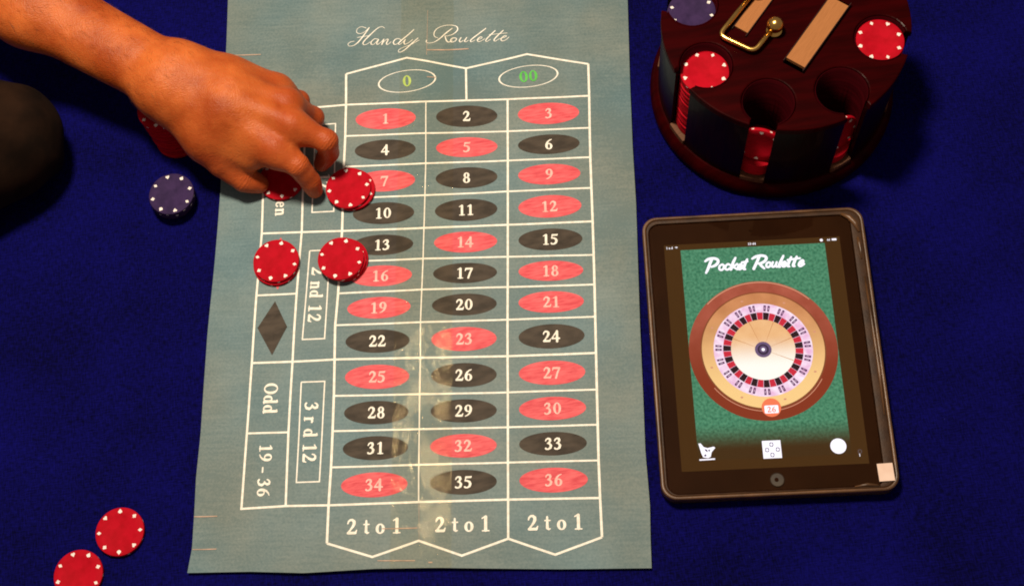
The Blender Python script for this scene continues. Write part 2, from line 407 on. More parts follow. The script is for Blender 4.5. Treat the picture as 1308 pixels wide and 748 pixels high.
def lathe(name, prof, seg=48, smooth=True):
    """prof: list of (r, z); closes at r == 0"""
    verts, faces, rings = [], [], []
    for r, z in prof:
        if r < 1e-7:
            rings.append([len(verts)]); verts.append((0, 0, z))
        else:
            rings.append(list(range(len(verts), len(verts) + seg)))
            verts += [(r * math.cos(2 * math.pi * k / seg), r * math.sin(2 * math.pi * k / seg), z) for k in range(seg)]
    for a, b in zip(rings, rings[1:]):
        for k in range(seg):
            k2 = (k + 1) % seg
            if len(a) == 1: faces.append((a[0], b[k2], b[k]))
            elif len(b) == 1: faces.append((a[k], a[k2], b[0]))
            else: faces.append((a[k], a[k2], b[k2], b[k]))
    me = mesh(name, verts, faces)
    bm = bmesh.new(); bm.from_mesh(me)
    bmesh.ops.recalc_face_normals(bm, faces=bm.faces)
    bm.to_mesh(me); bm.free()
    if smooth:
        me.polygons.foreach_set('use_smooth', [True] * len(me.polygons))
        try: me.set_sharp_from_angle(angle=math.radians(35))
        except Exception: pass
    return me

def extrude_outline(name, pts, z0, z1, bevel=0.0, seg=2):
    bm = bmesh.new()
    vs = [bm.verts.new((x, y, z0)) for x, y in pts]
    f = bm.faces.new(vs)
    r = bmesh.ops.extrude_face_region(bm, geom=[f])
    for v in [g for g in r['geom'] if isinstance(g, bmesh.types.BMVert)]:
        v.co.z = z1
    bmesh.ops.recalc_face_normals(bm, faces=bm.faces)
    if bevel:
        es = [e for e in bm.edges if abs(e.verts[0].co.z - e.verts[1].co.z) < 1e-7]
        bmesh.ops.bevel(bm, geom=es, offset=bevel, segments=seg, affect='EDGES', profile=0.5, clamp_overlap=True)
    return bm_mesh(name, bm)

def rounded_rect(x0, y0, x1, y1, r, n=8):
    pts = []
    for cx, cy, a0 in ((x1 - r, y1 - r, 0), (x0 + r, y1 - r, 90), (x0 + r, y0 + r, 180), (x1 - r, y0 + r, 270)):
        for k in range(n + 1):
            a = math.radians(a0 + 90 * k / n)
            pts.append((cx + r * math.cos(a), cy + r * math.sin(a)))
    return pts

def tube_mesh(name, pts, r, seg=12, closed=False, caps=True):
    pts = [Vector(p) for p in pts]
    rr = r if isinstance(r, (list, tuple)) else [r] * len(pts)
    verts, faces = [], []
    n = len(pts)
    ref = Vector((0, 0, 1))
    for i, p in enumerate(pts):
        a = pts[max(i - 1, 0)]; b = pts[min(i + 1, n - 1)]
        t = (b - a).normalized()
        s = t.cross(ref)
        if s.length < 1e-4: s = t.cross(Vector((1, 0, 0)))
        s.normalize(); u = s.cross(t)
        for k in range(seg):
            w = 2 * math.pi * k / seg
            verts.append(p + (s * math.cos(w) + u * math.sin(w)) * rr[i])
    for i in range(n - 1):
        for k in range(seg):
            k2 = (k + 1) % seg
            faces.append((i * seg + k, i * seg + k2, (i + 1) * seg + k2, (i + 1) * seg + k))
    if caps:
        faces.append(tuple(range(seg))[::-1]); faces.append(tuple(range((n - 1) * seg, n * seg)))
    me = mesh(name, verts, faces)
    me.polygons.foreach_set('use_smooth', [True] * len(me.polygons))
    return me

# ------------------------------------------------------------------ flat lettering from strokes
def stroke_field(strokes, X, Y):
    d = np.full(X.shape, 1e3)
    for st in strokes:
        for (x0, y0, r0), (x1, y1, r1) in zip(st, st[1:]):
            dx, dy = x1 - x0, y1 - y0
            L = dx * dx + dy * dy + 1e-12
            t = np.clip(((X - x0) * dx + (Y - y0) * dy) / L, 0, 1)
            d = np.minimum(d, np.hypot(X - x0 - t * dx, Y - y0 - t * dy) - (r0 + t * (r1 - r0)))
    return d

def squares(X, Y, F):
    """fill the region F < 0 with polygons (marching squares)"""
    verts, faces, idx = [], [], {}
    xs, ys = X[0], Y[:, 0]
    def vid(x, y):
        k = (round(x, 7), round(y, 7))
        if k not in idx:
            idx[k] = len(verts); verts.append(k)
        return idx[k]
    inside = F < 0
    any4 = inside[:-1, :-1] | inside[1:, :-1] | inside[:-1, 1:] | inside[1:, 1:]
    for j, i in zip(*np.nonzero(any4)):
        cs = ((j, i), (j, i + 1), (j + 1, i + 1), (j + 1, i))
        poly = []
        for a, b in zip(cs, cs[1:] + cs[:1]):
            fa, fb = F[a], F[b]
            pa, pb = (xs[a[1]], ys[a[0]]), (xs[b[1]], ys[b[0]])
            if fa < 0: poly.append(vid(*pa))
            if (fa < 0) != (fb < 0):
                t = fa / (fa - fb)
                poly.append(vid(pa[0] + (pb[0] - pa[0]) * t, pa[1] + (pb[1] - pa[1]) * t))
        poly = [p for q, p in enumerate(poly) if p != poly[q - 1]]
        if len(poly) >= 3: faces.append(tuple(poly))
    return np.array(verts, float).reshape(-1, 2), faces

def fill_strokes(strokes, step):
    a = np.array([p for s in strokes for p in s])
    m = a[:, 2].max() + 2 * step
    xs = np.arange(a[:, 0].min() - m, a[:, 0].max() + m, step)
    ys = np.arange(a[:, 1].min() - m, a[:, 1].max() + m, step)
    X, Y = np.meshgrid(xs, ys)
    return squares(X, Y, stroke_field(strokes, X, Y))

def ring(cx, cy, rx, ry, thick, thin, a0=0, a1=360, n=28):
    out = []
    for k in range(n + 1):
        a = math.radians(a0 + (a1 - a0) * k / n)
        out.append((cx + rx * math.cos(a), cy + ry * math.sin(a), thin + (thick - thin) * math.cos(a) ** 2))
    return out

TH, TN = 0.088, 0.034
GLYPH = {
    '0': [ring(.37, .5, .225, .45, TH, TN)],
    '1': [[(.38, .92, TH), (.38, .06, TH)], [(.36, .955, .035), (.15, .83, .028)], [(.17, .03, .03), (.59, .03, .03)]],
    '2': [[(.09, .70, .035), (.13, .84, .045), (.25, .94, .055), (.38, .93, .07), (.49, .83, .085), (.50, .68, .088), (.42, .50, .07), (.26, .29, .045), (.11, .10, .05)],
          [(.12, .09, .075), (.58, .09, .075)], [(.59, .08, .06), (.67, .27, .025)]],
    '3': [[(.10, .74, .035), (.16, .87, .045), (.30, .95, .055), (.44, .90, .08), (.48, .77, .085), (.41, .62, .06), (.24, .54, .03)],
          [(.26, .54, .03), (.44, .49, .06), (.53, .34, .088), (.48, .15, .08), (.31, .04, .05), (.15, .05, .05), (.10, .11, .06)]],
    '4': [[(.47, .93, .05), (.06, .33, .032)], [(.06, .30, .058), (.67, .30, .058)], [(.48, .92, TH), (.48, .04, TH)]],
    '5': [[(.20, .90, .07), (.56, .90, .07), (.62, .97, .03)], [(.19, .90, .034), (.12, .60, .034)],
          [(.12, .60, .035), (.30, .61, .06), (.47, .52, .08), (.54, .35, .088), (.48, .16, .08), (.31, .04, .05), (.15, .05, .05), (.09, .11, .06)]],
    '6': [[(.62, .96, .022), (.44, .89, .04), (.26, .72, .065), (.17, .50, .085), (.16, .30, .088)], ring(.38, .30, .205, .265, TH, TN)],
    '7': [[(.13, .89, .075), (.62, .89, .075)], [(.10, .90, .04), (.06, .70, .024)], [(.62, .86, .06), (.46, .50, .065), (.32, .03, .07)]],
    '8': [ring(.37, .735, .165, .215, .08, TN), ring(.37, .27, .21, .24, .088, TN)],
    '9': [[(.12, .04, .022), (.30, .11, .04), (.48, .28, .065), (.57, .50, .085), (.58, .70, .088)], ring(.36, .70, .205, .265, TH, TN)],
    '-': [[(.10, .34, .05), (.46, .34, .05)]],
    'O': [ring(.42, .5, .31, .46, .085, .032)],
    'e': [ring(.31, .33, .20, .30, .085, .034, 30, 320, 22), [(.14, .36, .03), (.50, .38, .03)], [(.48, .48, .075), (.49, .38, .04)]],
    'n': [[(.15, .60, .08), (.15, .05, .08)], [(.03, .62, .025), (.16, .62, .04)], [(.04, .03, .025), (.28, .03, .025)],
          [(.20, .53, .04), (.32, .62, .05), (.46, .58, .075), (.49, .46, .08), (.49, .05, .08)], [(.38, .03, .025), (.62, .03, .025)]],
    'd': [ring(.27, .31, .18, .28, .085, .034), [(.48, .95, .08), (.48, .05, .08)], [(.36, .97, .025), (.49, .97, .04)], [(.48, .03, .04), (.60, .03, .025)]],
    't': [[(.20, .85, .05), (.20, .14, .08), (.28, .05, .045), (.38, .09, .025)], [(.05, .62, .034), (.38, .62, .034)]],
    'o': [ring(.31, .32, .20, .29, .085, .034)],
    'r': [[(.15, .60, .08), (.15, .05, .08)], [(.03, .62, .025), (.16, .62, .04)], [(.03, .03, .025), (.30, .03, .025)], [(.20, .50, .04), (.32, .61, .055), (.41, .57, .065)]],
    's': [[(.40, .52, .03), (.28, .62, .045), (.14, .53, .07), (.24, .36, .08), (.38, .20, .07), (.27, .04, .045), (.10, .12, .03)]],
    'E': [[(.18, .95, .085), (.18, .05, .085)], [(.04, .96, .034), (.60, .96, .034), (.63, .78, .025)], [(.04, .04, .034), (.62, .04, .034), (.67, .25, .025)], [(.18, .52, .034), (.44, .52, .034)]],
    'v': [[(.10, .60, .075), (.30, .04, .06)], [(.30, .04, .05), (.48, .60, .03)], [(.00, .62, .025), (.22, .62, .025)], [(.38, .62, .025), (.58, .62, .025)]],
}
ADV = {'1': .74, '-': .62, 'O': .88, 'e': .60, 'n': .68, 'd': .68, 't': .46, 'o': .66, 'r': .52, 's': .54, 'E': .76, 'v': .62, ' ': .34}
_gcache = {}
def glyph(ch):
    if ch not in _gcache:
        _gcache[ch] = fill_strokes([[(x, y, w + 0.013) for x, y, w in st_] for st_ in GLYPH[ch]], 0.028)
    return _gcache[ch]

def text_shape(s, track=0.0):
    """unit-height lettering, centred on the origin"""
    V, Fc, x = [], [], 0.0
    off = 0
    for ch in s:
        if ch != ' ':
            v, f = glyph(ch)
            V.append(v + (x, 0)); Fc += [tuple(i + off for i in q) for q in f]; off += len(v)
        x += ADV.get(ch, .74) + track
    V = np.concatenate(V)
    V[:, 0] -= (V[:, 0].min() + V[:, 0].max()) / 2
    V[:, 1] -= 0.5
    return V, Fc

# ------------------------------------------------------------------ blue cloth
def ridge(x, y, ax, ay, bx, by, w, h):
    dx, dy = bx - ax, by - ay
    L = math.hypot(dx, dy)
    s = ((x - ax) * dx + (y - ay) * dy) / L
    d = ((x - ax) * -dy + (y - ay) * dx) / L + 0.004 * np.sin(s * 31)
    env = np.clip(np.minimum(s, L - s) / 0.05, 0, 1)
    return h * env * np.exp(-(d / w) ** 2)

def cloth_z(x, y):
    z = 0.0003 * np.sin(52 * x + 21 * y + 2 * np.sin(13 * y)) * np.sin(19 * x - 33 * y) + 0.0007 * np.sin(9 * x + 5 * y) * np.sin(7 * y - 4 * x + 1) + 0.0004 * np.sin(31 * x - 12 * y) * np.sin(17 * y + 9 * x)
    z = z + ridge(x, y, *CREASE_A, 0.006, 0.0035) + ridge(x, y, *CREASE_B, 0.008, 0.0030) + ridge(x, y, *CREASE_C, 0.010, 0.0022)
    z = z + ridge(x, y, *CREASE_D, 0.012, 0.0025) + ridge(x, y, *CREASE_E, 0.010, 0.0025)
    return z - 0.0014

CREASE_A = (*(0.13348, 0.50872, 0.00000)[:2], *(0.36499, 0.48513, 0.00000)[:2])
CREASE_B = (*(0.31497, 0.44862, 0.00000)[:2], *(0.44388, 0.49814, 0.00000)[:2])
CREASE_C = (*(0.29634, 0.26969, 0.00000)[:2], *(0.39798, 0.31343, 0.00000)[:2])
CREASE_D = (*(-0.42808, 0.47918, 0.00000)[:2], *(-0.31691, 0.36926, 0.00000)[:2])
CREASE_E = (*(0.10042, 0.21102, 0.00000)[:2], *(0.30127, 0.19186, 0.00000)[:2])

def build_cloth():
    xs = np.arange(-0.95, 0.9501, 0.0075); ys = np.arange(-0.25, 1.3501, 0.0075)
    X, Y = np.meshgrid(xs, ys)
    Z = cloth_z(X, Y)
    nx, ny = len(xs), len(ys)
    verts = np.stack([X.ravel(), Y.ravel(), Z.ravel()], 1)
    faces = [(j * nx + i, j * nx + i + 1, (j + 1) * nx + i + 1, (j + 1) * nx + i) for j in range(ny - 1) for i in range(nx - 1)]
    o = link('tablecloth', mesh('tablecloth', verts, faces), M['cloth'], smooth=True)
    tag(o, 'deep royal blue woven cloth spread under everything', 'tablecloth', kind='structure')
build_cloth()

# ------------------------------------------------------------------ roulette mat
ROWS_A = [(-0.12226, 0.65374, 0.00150), (-0.12601, 0.62160, 0.00150), (-0.13046, 0.59156, 0.00150), (-0.13420, 0.56064, 0.00150), (-0.13827, 0.52976, 0.00150), (-0.14285, 0.50047, 0.00150), (-0.14724, 0.47133, 0.00150), (-0.15240, 0.44236, 0.00150), (-0.15587, 0.41181, 0.00150), (-0.15956, 0.38018, 0.00150), (-0.16360, 0.35022, 0.00150), (-0.16777, 0.31995, 0.00150), (-0.17264, 0.28884, 0.00150)]
ROWS_B = [(-0.05005, 0.64332, 0.00150), (-0.05405, 0.61154, 0.00150), (-0.05777, 0.58200, 0.00150), (-0.06233, 0.55121, 0.00150), (-0.06693, 0.52003, 0.00150), (-0.07108, 0.49073, 0.00150), (-0.07560, 0.46219, 0.00150), (-0.08017, 0.43246, 0.00150), (-0.08416, 0.40131, 0.00150), (-0.08858, 0.36990, 0.00150), (-0.09250, 0.34034, 0.00150), (-0.09645, 0.31045, 0.00150), (-0.10010, 0.27982, 0.00150)]
ROWS_C = [(0.02308, 0.63313, 0.00150), (0.01846, 0.60098, 0.00150), (0.01443, 0.57204, 0.00150), (0.01013, 0.54259, 0.00150), (0.00554, 0.51069, 0.00150), (0.00121, 0.48059, 0.00150), (-0.00283, 0.45248, 0.00150), (-0.00722, 0.42294, 0.00150), (-0.01180, 0.39104, 0.00150), (-0.01615, 0.35991, 0.00150), (-0.02034, 0.33035, 0.00150), (-0.02447, 0.30070, 0.00150), (-0.02869, 0.27050, 0.00150)]
ROWS_D = [(0.09589, 0.62379, 0.00150), (0.09093, 0.59144, 0.00150), (0.08674, 0.56290, 0.00150), (0.08278, 0.53337, 0.00150), (0.07861, 0.50184, 0.00150), (0.07417, 0.47002, 0.00150), (0.07030, 0.44255, 0.00150), (0.06598, 0.41321, 0.00150), (0.06131, 0.38154, 0.00150), (0.05678, 0.35038, 0.00150), (0.05250, 0.32077, 0.00150), (0.04820, 0.29109, 0.00150), (0.04419, 0.26029, 0.00150)]
EDGE_L = [(-0.21650, 0.84184, 0.00000), (-0.22331, 0.77568, 0.00000), (-0.23200, 0.68706, 0.00000), (-0.24157, 0.59127, 0.00000), (-0.25097, 0.52339, 0.00000), (-0.26157, 0.45133, 0.00000), (-0.26998, 0.38909, 0.00000), (-0.27361, 0.36223, 0.00000), (-0.27885, 0.32810, 0.00000), (-0.28204, 0.29703, 0.00000), (-0.28489, 0.27167, 0.00000), (-0.29004, 0.25214, 0.00000)]
EDGE_R = [(0.15548, 0.77163, 0.00000), (0.14610, 0.70816, 0.00000), (0.13463, 0.63333, 0.00000), (0.12515, 0.56624, 0.00000), (0.11839, 0.51135, 0.00000), (0.10874, 0.44704, 0.00000), (0.10132, 0.39772, 0.00000), (0.09298, 0.33643, 0.00000), (0.08678, 0.29308, 0.00000), (0.08227, 0.24815, 0.00000), (0.07777, 0.22087, 0.00000), (0.07460, 0.19887, 0.00000)]
EDGE_B = [(0.0, (-0.29004, 0.25214, 0.00000)), (0.14, (-0.23902, 0.24518, 0.00000)), (0.25, (-0.19801, 0.23763, 0.00000)), (0.41, (-0.14067, 0.23205, 0.00000)), (0.55, (-0.08818, 0.22459, 0.00000)), (0.8, (0.00343, 0.20926, 0.00000)), (1.0, (0.07460, 0.19887, 0.00000))]

FOLD_O = Vector((-0.06796, 0.51467, 0.00000)[:2]); FOLD_D = (Vector((-0.10340, 0.24945, 0.00000)[:2]) - Vector((-0.03857, 0.73712, 0.00000)[:2])).normalized()
FOLD_N = Vector((-FOLD_D.y, FOLD_D.x))
# the sheet was folded: slightly tilted panels between creases along and across it
CREASES = [-0.30, -0.205, -0.118, -0.012, 0.088, 0.17, 0.262, 0.40]
HEIGHTS = [0.0012, 0.0000, 0.0022, 0.0001, 0.0024, 0.0003, 0.0018, 0.0000]
def mat_z(x, y):
    s = (x - FOLD_O.x) * FOLD_D.x + (y - FOLD_O.y) * FOLD_D.y
    n = (x - FOLD_O.x) * FOLD_N.x + (y - FOLD_O.y) * FOLD_N.y
    z = np.interp(s + 0.004 * np.sin(n * 14), CREASES, HEIGHTS)
    z = z + 0.0010 * np.exp(-np.abs(n) / 0.035)
    z = z + 0.00035 * np.sin(s * 34 + n * 9) * np.sin(n * 27 - s * 6 + 1) + 0.00016 * np.sin(s * 95 + 2 * np.sin(n * 30)) + 0.0001 * np.sin(n * 120 + s * 25)
    return z + 0.0016

mat_root = empty('roulette_mat', (0, 0, 0))
tag(mat_root, 'green printed roulette layout sheet lying on the blue cloth', 'mat')

def edge_interp(poly, t):
    return np.interp(t, np.linspace(0, 1, len(poly)), [p[0] for p in poly]), np.interp(t, np.linspace(0, 1, len(poly)), [p[1] for p in poly])

def arclen(poly):
    a = np.array([p[:2] for p in poly]); s = np.r_[0, np.cumsum(np.linalg.norm(np.diff(a, axis=0), axis=1))]
    return a, s / s[-1]

def build_sheet():
    nu, nv = 130, 190
    La, Ls = arclen(EDGE_L); Ra, Rs = arclen(EDGE_R)
    V = np.linspace(0, 1, nv); U = np.linspace(0, 1, nu)
    lx, ly = np.interp(V, Ls, La[:, 0]), np.interp(V, Ls, La[:, 1])
    rx, ry = np.interp(V, Rs, Ra[:, 0]), np.interp(V, Rs, Ra[:, 1])
    X = lx[:, None] * (1 - U) + rx[:, None] * U; Y = ly[:, None] * (1 - U) + ry[:, None] * U
    # lower edge wanders
    bu = [b[0] for b in EDGE_B]
    bx = np.interp(U, bu, [b[1][0] for b in EDGE_B]); by = np.interp(U, bu, [b[1][1] for b in EDGE_B])
    w = np.clip((V - 0.9) / 0.1, 0, 1)[:, None] ** 2
    X += w * (bx - X[-1]); Y += w * (by - Y[-1])
    Z = mat_z(X, Y)
    # the lower left corner and the left edge lift a little
    verts = np.stack([X.ravel(), Y.ravel(), Z.ravel()], 1)
    n = len(verts)
    low = verts.copy(); low[:, 2] -= 0.0005
    allv = np.concatenate([verts, low])
    g = lambda j, i: j * nu + i
    faces = []
    for j in range(nv - 1):
        for i in range(nu - 1):
            faces.append((g(j + 1, i), g(j + 1, i + 1), g(j, i + 1), g(j, i)))
            faces.append((n + g(j, i), n + g(j, i + 1), n + g(j + 1, i + 1), n + g(j + 1, i)))
    rim = [g(0, i) for i in range(nu)] + [g(j, nu - 1) for j in range(1, nv)] + [g(nv - 1, i) for i in range(nu - 2, -1, -1)] + [g(j, 0) for j in range(nv - 2, 0, -1)]
    for a, b in zip(rim, rim[1:] + rim[:1]): faces.append((a, b, n + b, n + a))
    o = link('sheet', mesh('sheet', allv, faces), M['mat'], mat_root, smooth=True)
    o.data.set_sharp_from_angle(angle=math.radians(40))
build_sheet()

def on_mat(v2, off):
    v2 = np.asarray(v2, float)
    return np.c_[v2, mat_z(v2[:, 0], v2[:, 1]) + off]

def strip(name, pts, width, off, parent, mat, step=0.003):
    """a printed line of constant width following the sheet"""
    pts = [np.array(p[:2], float) for p in pts]
    # keep the corners, resample between them
    dense, corner = [], []
    for a, b in zip(pts, pts[1:]):
        n = max(1, int(np.linalg.norm(b - a) / step))
        for k in range(n): dense.append(a + (b - a) * k / n)
    dense.append(pts[-1])
    dense = np.array(dense)
    L, R = [], []
    for i, p in enumerate(dense):
        t1 = dense[i] - dense[i - 1] if i > 0 else dense[1] - dense[0]
        t2 = dense[i + 1] - dense[i] if i < len(dense) - 1 else t1
        t1 = t1 / np.linalg.norm(t1); t2 = t2 / np.linalg.norm(t2)
        n = np.array([-(t1 + t2)[1], (t1 + t2)[0]]); n /= np.linalg.norm(n)
        c = max(0.5, n @ np.array([-t1[1], t1[0]]))
        L.append(p + n * width / 2 / c); R.append(p - n * width / 2 / c)
    k = len(dense)
    verts = on_mat(L + R, off)
    faces = [(i, i + k, i + 1 + k, i + 1) for i in range(k - 1)]
    o = link(name, mesh(name, verts, faces), mat, parent)
    return o

LINE = 0.0018
rows = list(zip(ROWS_A, ROWS_B, ROWS_C, ROWS_D))
OUT_X = {0: (-0.19603, 0.66104, 0.00150), 4: (-0.20846, 0.53943, 0.00150), 6: (-0.21729, 0.48106, 0.00150), 8: (-0.22560, 0.42035, 0.00150), 10: (-0.23458, 0.36007, 0.00150), 12: (-0.24324, 0.29715, 0.00150)}
MID_X = {0: (-0.15861, 0.65688, 0.00150), 4: (-0.17351, 0.53462, 0.00150), 6: (-0.18271, 0.47712, 0.00150), 8: (-0.19134, 0.41580, 0.00150), 10: (-0.20015, 0.35542, 0.00150), 12: (-0.20731, 0.29378, 0.00150)}
MID2 = (-0.16647, 0.59473, 0.00150); OUT2 = (-0.20219, 0.59895, 0.00150)
HL, VL = 0.00012, 0.00024
for k, r in enumerate(rows):
    pts = list(r)
    if k in (0, 4, 8, 12): pts = [OUT_X[k], MID_X[k]] + pts
    if k in (0, 4, 8, 12): pts[0] = tuple(np.array(pts[0][:2]) + np.array([-0.0010, 0]))
    strip('grid_line', pts, LINE if k in (0, 4, 8, 12) else LINE * 0.86, HL, mat_root, M['print_white'])
for k in (6, 10):
    strip('grid_line', [OUT_X[k], MID_X[k]], LINE * 0.9, HL, mat_root, M['print_white'])
strip('grid_line', [OUT2, MID2], LINE * 0.9, HL, mat_root, M['print_white'])
strip('grid_line', [OUT_X[0], OUT2] + [OUT_X[k] for k in (4, 6, 8, 10, 12)], LINE, VL, mat_root, M['print_white'])
strip('grid_line', [MID_X[0], MID2] + [MID_X[k] for k in (4, 6, 8, 10, 12)], LINE, VL, mat_root, M['print_white'])
BOT = [(-0.17685, 0.25823, 0.00150), (-0.14193, 0.24171, 0.00150), (-0.10369, 0.24860, 0.00150), (-0.07131, 0.23169, 0.00150), (-0.03306, 0.23930, 0.00150), (0.00177, 0.22103, 0.00150), (0.04045, 0.22896, 0.00150)]
TOP = [(-0.11905, 0.68612, 0.00150), (-0.06207, 0.69314, 0.00150), (-0.00979, 0.67225, 0.00150), (0.04722, 0.67752, 0.00150), (0.10054, 0.65688, 0.00150)]
strip('grid_line', [TOP[0]] + list(ROWS_A) + [BOT[0]], LINE * 1.1, VL, mat_root, M['print_white'])
strip('grid_line', list(ROWS_B)[0:13], LINE * 0.55, VL, mat_root, M['print_white'])
strip('grid_line', list(ROWS_C) + [BOT[4]], LINE, VL, mat_root, M['print_white'])
strip('grid_line', [TOP[4]] + list(ROWS_D) + [BOT[6]], LINE * 1.1, VL, mat_root, M['print_white'])
strip('grid_line', [TOP[2], (-0.01375, 0.63794, 0.00150)], LINE, VL, mat_root, M['print_white'])
strip('chevron_border', BOT, LINE, HL * 0.6, mat_root, M['print_white'])
strip('chevron_border', TOP, LINE, HL * 0.6, mat_root, M['print_white'])
BOXES = [[(-0.15175, 0.63795, 0.00150), (-0.13355, 0.63584, 0.00150), (-0.14365, 0.54957, 0.00150), (-0.16280, 0.55197, 0.00150)],
         [(-0.16801, 0.51538, 0.00150), (-0.15056, 0.51322, 0.00150), (-0.16248, 0.43176, 0.00150), (-0.18128, 0.43404, 0.00150)],
         [(-0.18565, 0.39665, 0.00150), (-0.16598, 0.39417, 0.00150), (-0.17830, 0.30953, 0.00150), (-0.19705, 0.31187, 0.00150)]]
box_obj = []
for b in BOXES:
    box_obj.append(strip('dozen_box', b + [b[0]], LINE * 0.62, HL, mat_root, M['print_white']))

def lerp2(a, b, t): return np.array(a[:2]) * (1 - t) + np.array(b[:2]) * t

def oval(name, c, ex, ey, parent, mat, off=0.00014, rings=5, seg=44, inner=0.0):
    verts, faces = [], []
    c = np.array(c[:2])
    radii = np.linspace(inner, 1, rings + 1)
    if inner == 0: verts.append(c); radii = radii[1:]
    for r in radii:
        for k in range(seg):
            a = 2 * math.pi * k / seg
            verts.append(c + ex * r * math.cos(a) + ey * r * math.sin(a))
    b0 = 1 if inner == 0 else 0
    if inner == 0:
        faces += [(0, 1 + k, 1 + (k + 1) % seg) for k in range(seg)]
    for q in range(len(radii) - 1):
        for k in range(seg):
            k2 = (k + 1) % seg
            a = b0 + q * seg
            faces.append((a + k, a + seg + k, a + seg + k2, a + k2))
    return link(name, mesh(name, on_mat(verts, off), faces), mat, parent)

def lettering(name, s, c, ux, uy, size, parent, mat, off=0.0003, track=0.0):
    V, Fc = text_shape(s, track)
    c = np.array(c[:2])
    W = c + np.outer(V[:, 0] * size, ux) + np.outer(V[:, 1] * size, uy)
    return link(name, mesh(name, on_mat(W, off), Fc), mat, parent)

REDS = {1, 3, 5, 7, 9, 12, 14, 16, 18, 19, 21, 23, 25, 27, 30, 32, 34, 36}
for n in range(1, 37):
    rI, cI = (n - 1) // 3, (n - 1) % 3
    tl, tr, bl, br = rows[rI][cI], rows[rI][cI + 1], rows[rI + 1][cI], rows[rI + 1][cI + 1]
    c = (lerp2(tl, br, .5) + lerp2(tr, bl, .5)) / 2
    ex = (lerp2(tr, br, .5) - lerp2(tl, bl, .5)); ey = (lerp2(tl, tr, .5) - lerp2(bl, br, .5))
    red = n in REDS
    o = oval('number_oval', c, ex * 0.375, ey * 0.333, mat_root, M['print_red' if red else 'print_black'])
    ux = ex / np.linalg.norm(ex); uy = np.array([-ux[1], ux[0]])
    lettering('numeral', str(n), c, ux, uy, 0.0100, o, M['print_pink' if red else 'print_white'])
for s, c, exy, mt, oy in (('0', (-0.06461, 0.66814, 0.00150), ((-0.03792, 0.66656, 0.00150), (-0.06305, 0.67974, 0.00150)), 'print_yellow', 0),
                          ('00', (0.04507, 0.65394, 0.00150), ((0.07242, 0.65215, 0.00150), (0.04701, 0.66545, 0.00150)), 'print_green', 0)):
    ex = np.array(exy[0][:2]) - np.array(c[:2]); ey = np.array(exy[1][:2]) - np.array(c[:2])
    o = oval('zero_oval', c, ex, ey, mat_root, M['print_white'], rings=1, inner=0.945)
    ux = ex / np.linalg.norm(ex); uy = np.array([-ux[1], ux[0]])
    lettering('numeral', s, c, ux, uy, 0.0118, o, M[mt])
U0 = np.array(ROWS_D[12][:2]) - np.array(ROWS_A[12][:2]); U0 /= np.linalg.norm(U0); V0 = np.array([-U0[1], U0[0]])
for c in ((-0.13807, 0.26610, 0.00150), (-0.06755, 0.25653, 0.00150), (0.00558, 0.24654, 0.00150)):
    lettering('payout_text', '2 t o 1', c, U0, V0, 0.0125, mat_root, M['print_white'])
def down(a, b):
    d = np.array(b[:2]) - np.array(a[:2]); d /= np.linalg.norm(d); return d, np.array([-d[1], d[0]])
dn, dr = down(MID_X[8], MID_X[12])
lettering('wager_text', 'Odd', (-0.21237, 0.38678, 0.00150), dn, dr, 0.0118, mat_root, M['print_white'], track=0.02)
lettering('wager_text', '19 - 36', (-0.22211, 0.32590, 0.00150), dn, dr, 0.0105, mat_root, M['print_white'], track=0.0)
dn, dr = down(MID_X[0], MID_X[4])
lettering('wager_text', 'Even', (-0.18809, 0.56864, 0.00150), dn, dr, 0.0110, mat_root, M['print_white'], track=0.05)
lettering('wager_text', '1 - 18', (-0.18045, 0.62763, 0.00150), dn, dr, 0.0105, mat_root, M['print_white'])
lettering('wager_text', '1 st 12', (-0.14748, 0.59377, 0.00150), dn, dr, 0.0105, box_obj[0], M['print_white'], track=0.05)
dn, dr = down(BOXES[1][0], BOXES[1][3])
lettering('wager_text', '2 nd 12', (-0.16603, 0.47326, 0.00150), dn, dr, 0.0112, box_obj[1], M['print_white'], track=0.06)
dn, dr = down(BOXES[2][0], BOXES[2][3])
lettering('wager_text', '3 r d 12', (-0.18190, 0.35232, 0.00150), dn, dr, 0.0114, box_obj[2], M['print_white'], track=0.02)

def diamond(pts, mat):
    c = np.mean([p[:2] for p in pts], axis=0)
    ring_pts = []
    for a, b in zip(pts, pts[1:] + pts[:1]):
        for t in np.linspace(0, 1, 8, endpoint=False): ring_pts.append(lerp2(a, b, t))
    verts = [c]
    for f in (.25, .5, .75, 1): verts += [c + (q - c) * f for q in ring_pts]
    n = len(ring_pts)
    faces = [(0, 1 + k, 1 + (k + 1) % n) for k in range(n)]
    for q in range(3):
        faces += [(1 + q * n + k, 1 + (q + 1) * n + k, 1 + (q + 1) * n + (k + 1) % n, 1 + q * n + (k + 1) % n) for k in range(n)]
    return link('wager_diamond', mesh('wager_diamond', on_mat(verts, 0.00014), faces), mat, mat_root)
diamond([(-0.20170, 0.47305, 0.00150), (-0.19319, 0.44761, 0.00150), (-0.20810, 0.42432, 0.00150), (-0.21859, 0.45079, 0.00150)], M['print_black'])
diamond([(-0.19212, 0.53272, 0.00150), (-0.18387, 0.50711, 0.00150), (-0.19881, 0.48360, 0.00150), (-0.20907, 0.51029, 0.00150)], M['print_red'])

